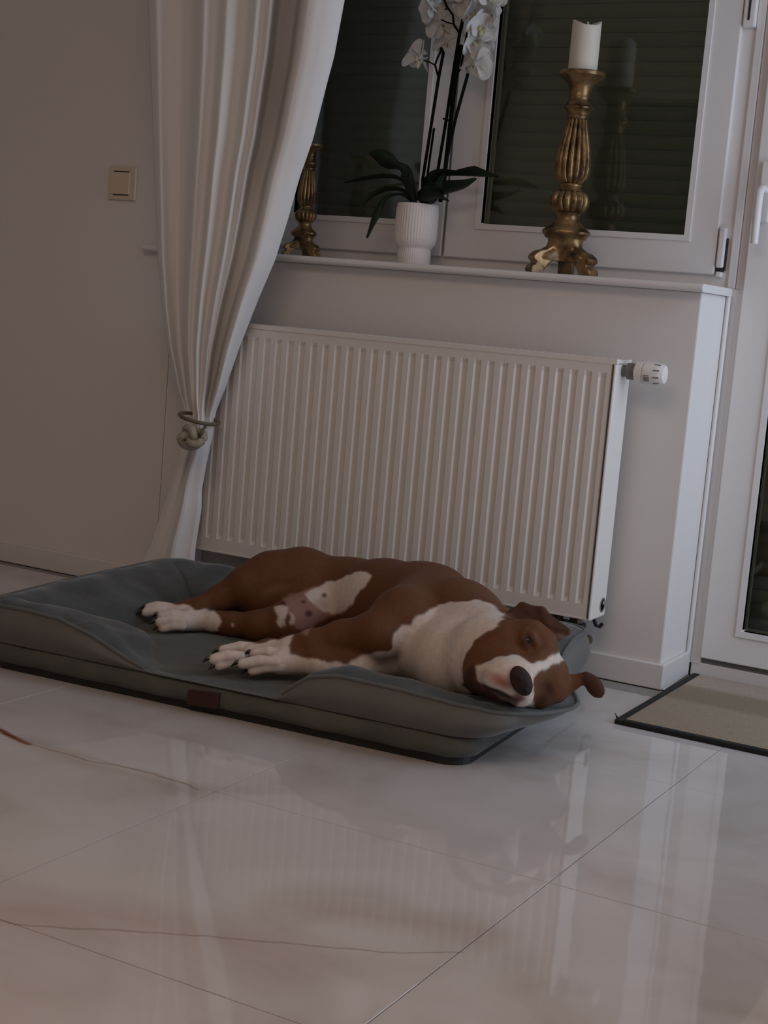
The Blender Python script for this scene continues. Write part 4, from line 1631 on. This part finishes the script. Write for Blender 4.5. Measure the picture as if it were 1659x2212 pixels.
# darker inside of the thigh, chest and belly
blob(592, 1274, 36, 16, PINK, 0.28, -0.3, 0.9)
paint([(608, 1292), (656, 1276), (695, 1262), (735, 1258), (730, 1325), (690, 1342), (660, 1372), (636, 1352)], PINK, 0.75)
paint([(779, 1233), (795, 1236), (804, 1242), (779, 1278), (752, 1313), (733, 1324), (712, 1326), (684, 1312), (668, 1296), (660, 1282), (694, 1263), (733, 1251)], WHITE)
blob(690, 1305, 40, 20, PINK, 0.5, -0.3, 0.9)
paint([(592, 1306), (621, 1311), (622, 1324), (613, 1340), (615, 1352), (607, 1355), (599, 1346), (602, 1328)], WHITE, 0.9)
paint([(626, 1322), (636, 1326), (637, 1343), (628, 1350), (621, 1346), (628, 1338)], WHITE, 0.7)
for (x, y, r) in ((700, 1286, 7), (656, 1300, 5.5), (667, 1325, 9), (612, 1304, 6)):
    blob(x, y, r, r * 0.9, DARKP, 0.85)
# feet
paint([(295, 1290), (400, 1308), (462, 1318), (472, 1330), (478, 1344), (470, 1362), (300, 1385)], WHITE)
paint([(408, 1300), (470, 1300), (470, 1318), (420, 1317)], BROWN)
blob(503, 1350, 4, 3, WHITE)
paint([(430, 1370), (560, 1390), (604, 1380), (637, 1370), (624, 1392), (627, 1414), (700, 1428), (790, 1440), (790, 1480), (430, 1480)], WHITE)
# chest and neck
paint([(848, 1402), (851, 1370), (869, 1352), (889, 1350), (895, 1337), (924, 1319), (952, 1305), (981, 1301), (1025, 1296), (1057, 1300), (1096, 1330), (1075, 1352), (1050, 1365), (1025, 1384), (1005, 1413), (999, 1453), (1000, 1480), (1020, 1500), (990, 1520), (840, 1490), (740, 1440), (790, 1412), (825, 1408)], WHITE)
blob(905, 1345, 30, 18, PINK, 0.15, -0.5, 0.8)
# blaze, muzzle
paint([(1028, 1438), (1050, 1430), (1078, 1420), (1100, 1414), (1122, 1418), (1144, 1429), (1157, 1432), (1178, 1425), (1198, 1414), (1214, 1408), (1222, 1424), (1204, 1432), (1187, 1440), (1165, 1451), (1155, 1464), (1152, 1485), (1153, 1535), (1125, 1535), (1095, 1515), (1055, 1492), (1030, 1468)], WHITE)
blob(1079, 1470, 34, 19, RED, 0.95, 0.45, 0.75)
blob(1092, 1478, 18, 12, (0.30, 0.10, 0.075), 0.8, 0.5, 0.8)
blob(1050, 1455, 24, 14, PINK, 0.4, 0.0, 0.8)
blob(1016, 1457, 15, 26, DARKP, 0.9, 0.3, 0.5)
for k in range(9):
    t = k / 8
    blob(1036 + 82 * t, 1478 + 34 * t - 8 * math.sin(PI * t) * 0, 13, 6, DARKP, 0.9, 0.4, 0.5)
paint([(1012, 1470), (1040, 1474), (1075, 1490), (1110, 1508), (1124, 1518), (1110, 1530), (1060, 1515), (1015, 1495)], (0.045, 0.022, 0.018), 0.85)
blob(1045, 1484, 16, 7, (0.13, 0.05, 0.045), 0.8, 0.5, 0.7)
blob(1122, 1506, 20, 9, (0.16, 0.07, 0.065), 0.9, 0.5, 0.6)
blob(1120, 1470, 26, 34, (0.10, 0.048, 0.044), 0.9, -0.35, 0.4)
# eye rims, ear linings and painted shading under the lower eye
blob(1143, 1385, 13, 22, DARKP, 0.8, -0.5, 0.6)
blob(1187, 1490, 11, 21, DARKP, 0.8, -0.1, 0.6)
EARC = (0.058, 0.022, 0.013)
paint([(1082, 1336), (1108, 1310), (1130, 1302), (1172, 1312), (1234, 1362), (1212, 1386), (1186, 1355), (1172, 1343), (1140, 1337), (1110, 1338)], EARC, 0.85)
paint([(1258, 1450), (1325, 1450), (1325, 1520), (1262, 1520), (1256, 1474)], EARC, 0.9)
blob(1100, 1330, 12, 8, (0.17, 0.085, 0.055), 0.6, 0.2, 0.8)
blob(1172, 1512, 24, 18, (0.050, 0.020, 0.012), 0.8, 0.2, 0.8)  # shade beneath the lower eye, put into the coat colour
blob(1158, 1412, 14, 16, (0.075, 0.030, 0.016), 0.7, 0.2, 0.9)
blob(1215, 1375, 20, 10, PINK, 0.4, 0.3, 0.8)

for it in range(2):
    cs_ = np.zeros_like(colr)
    for a, b_ in ((0, 1), (1, 2), (2, 3), (3, 0)):
        np.add.at(cs_, Q[:, a], colr[Q[:, b_]])
        np.add.at(cs_, Q[:, b_], colr[Q[:, a]])
    colr = colr * 0.4 + 0.6 * cs_ / np.maximum(ncount, 1)[:, None]
ca_ = me.color_attributes.new('coat', 'FLOAT_COLOR', 'POINT')
ca_.data.foreach_set('color', np.concatenate([colr, np.ones((len(V), 1))], 1).astype(np.float32).ravel())

# eyes, nose, claws as parts
for (p, nm) in ((Hh(1141, 1385, -.0115), 'eye'), (Hh(1187, 1489, -.0245), 'eye')):
    obj(nm, MB().sphere(p, 0.0105, nu=14, nv=10), M['eye'], dog, smooth=True)
axp = (CR * 0.905 + CU * 0.425)
axr = (-CR * 0.425 + CU * 0.905)
axt = -CF
rotn = Matrix((axr, axp, axt)).transposed()
nc = Hh(1126, 1471, .067)
nm_ = MB().sphere(nc, 0.0205, (1.42, 0.92, 0.66), 24, 16, rotn)
no = obj('nose', nm_, M['nose'], dog, smooth=True)
for (nx_, ny_) in ((1123, 1466), (1136, 1490)):
    obj('nostril', MB().sphere(Hh(nx_, ny_, .0768), 0.0068, (1.1, 0.8, 0.7), 10, 8, rotn), M['nostril'], no, smooth=True)
for (p, q) in claws:
    d = (q - p) / np.linalg.norm(q - p)
    a = q + d * 0.005 + np.array([0, 0, 0.003])
    obj('claw', MB().tube([a, a + d * 0.008 + np.array([0, 0, 0.001]), a + d * 0.018 + np.array([0, 0, -0.007])], [0.0056, 0.0048, 0.0012], 6), M['claw'], dog, smooth=True)
#DOG_END
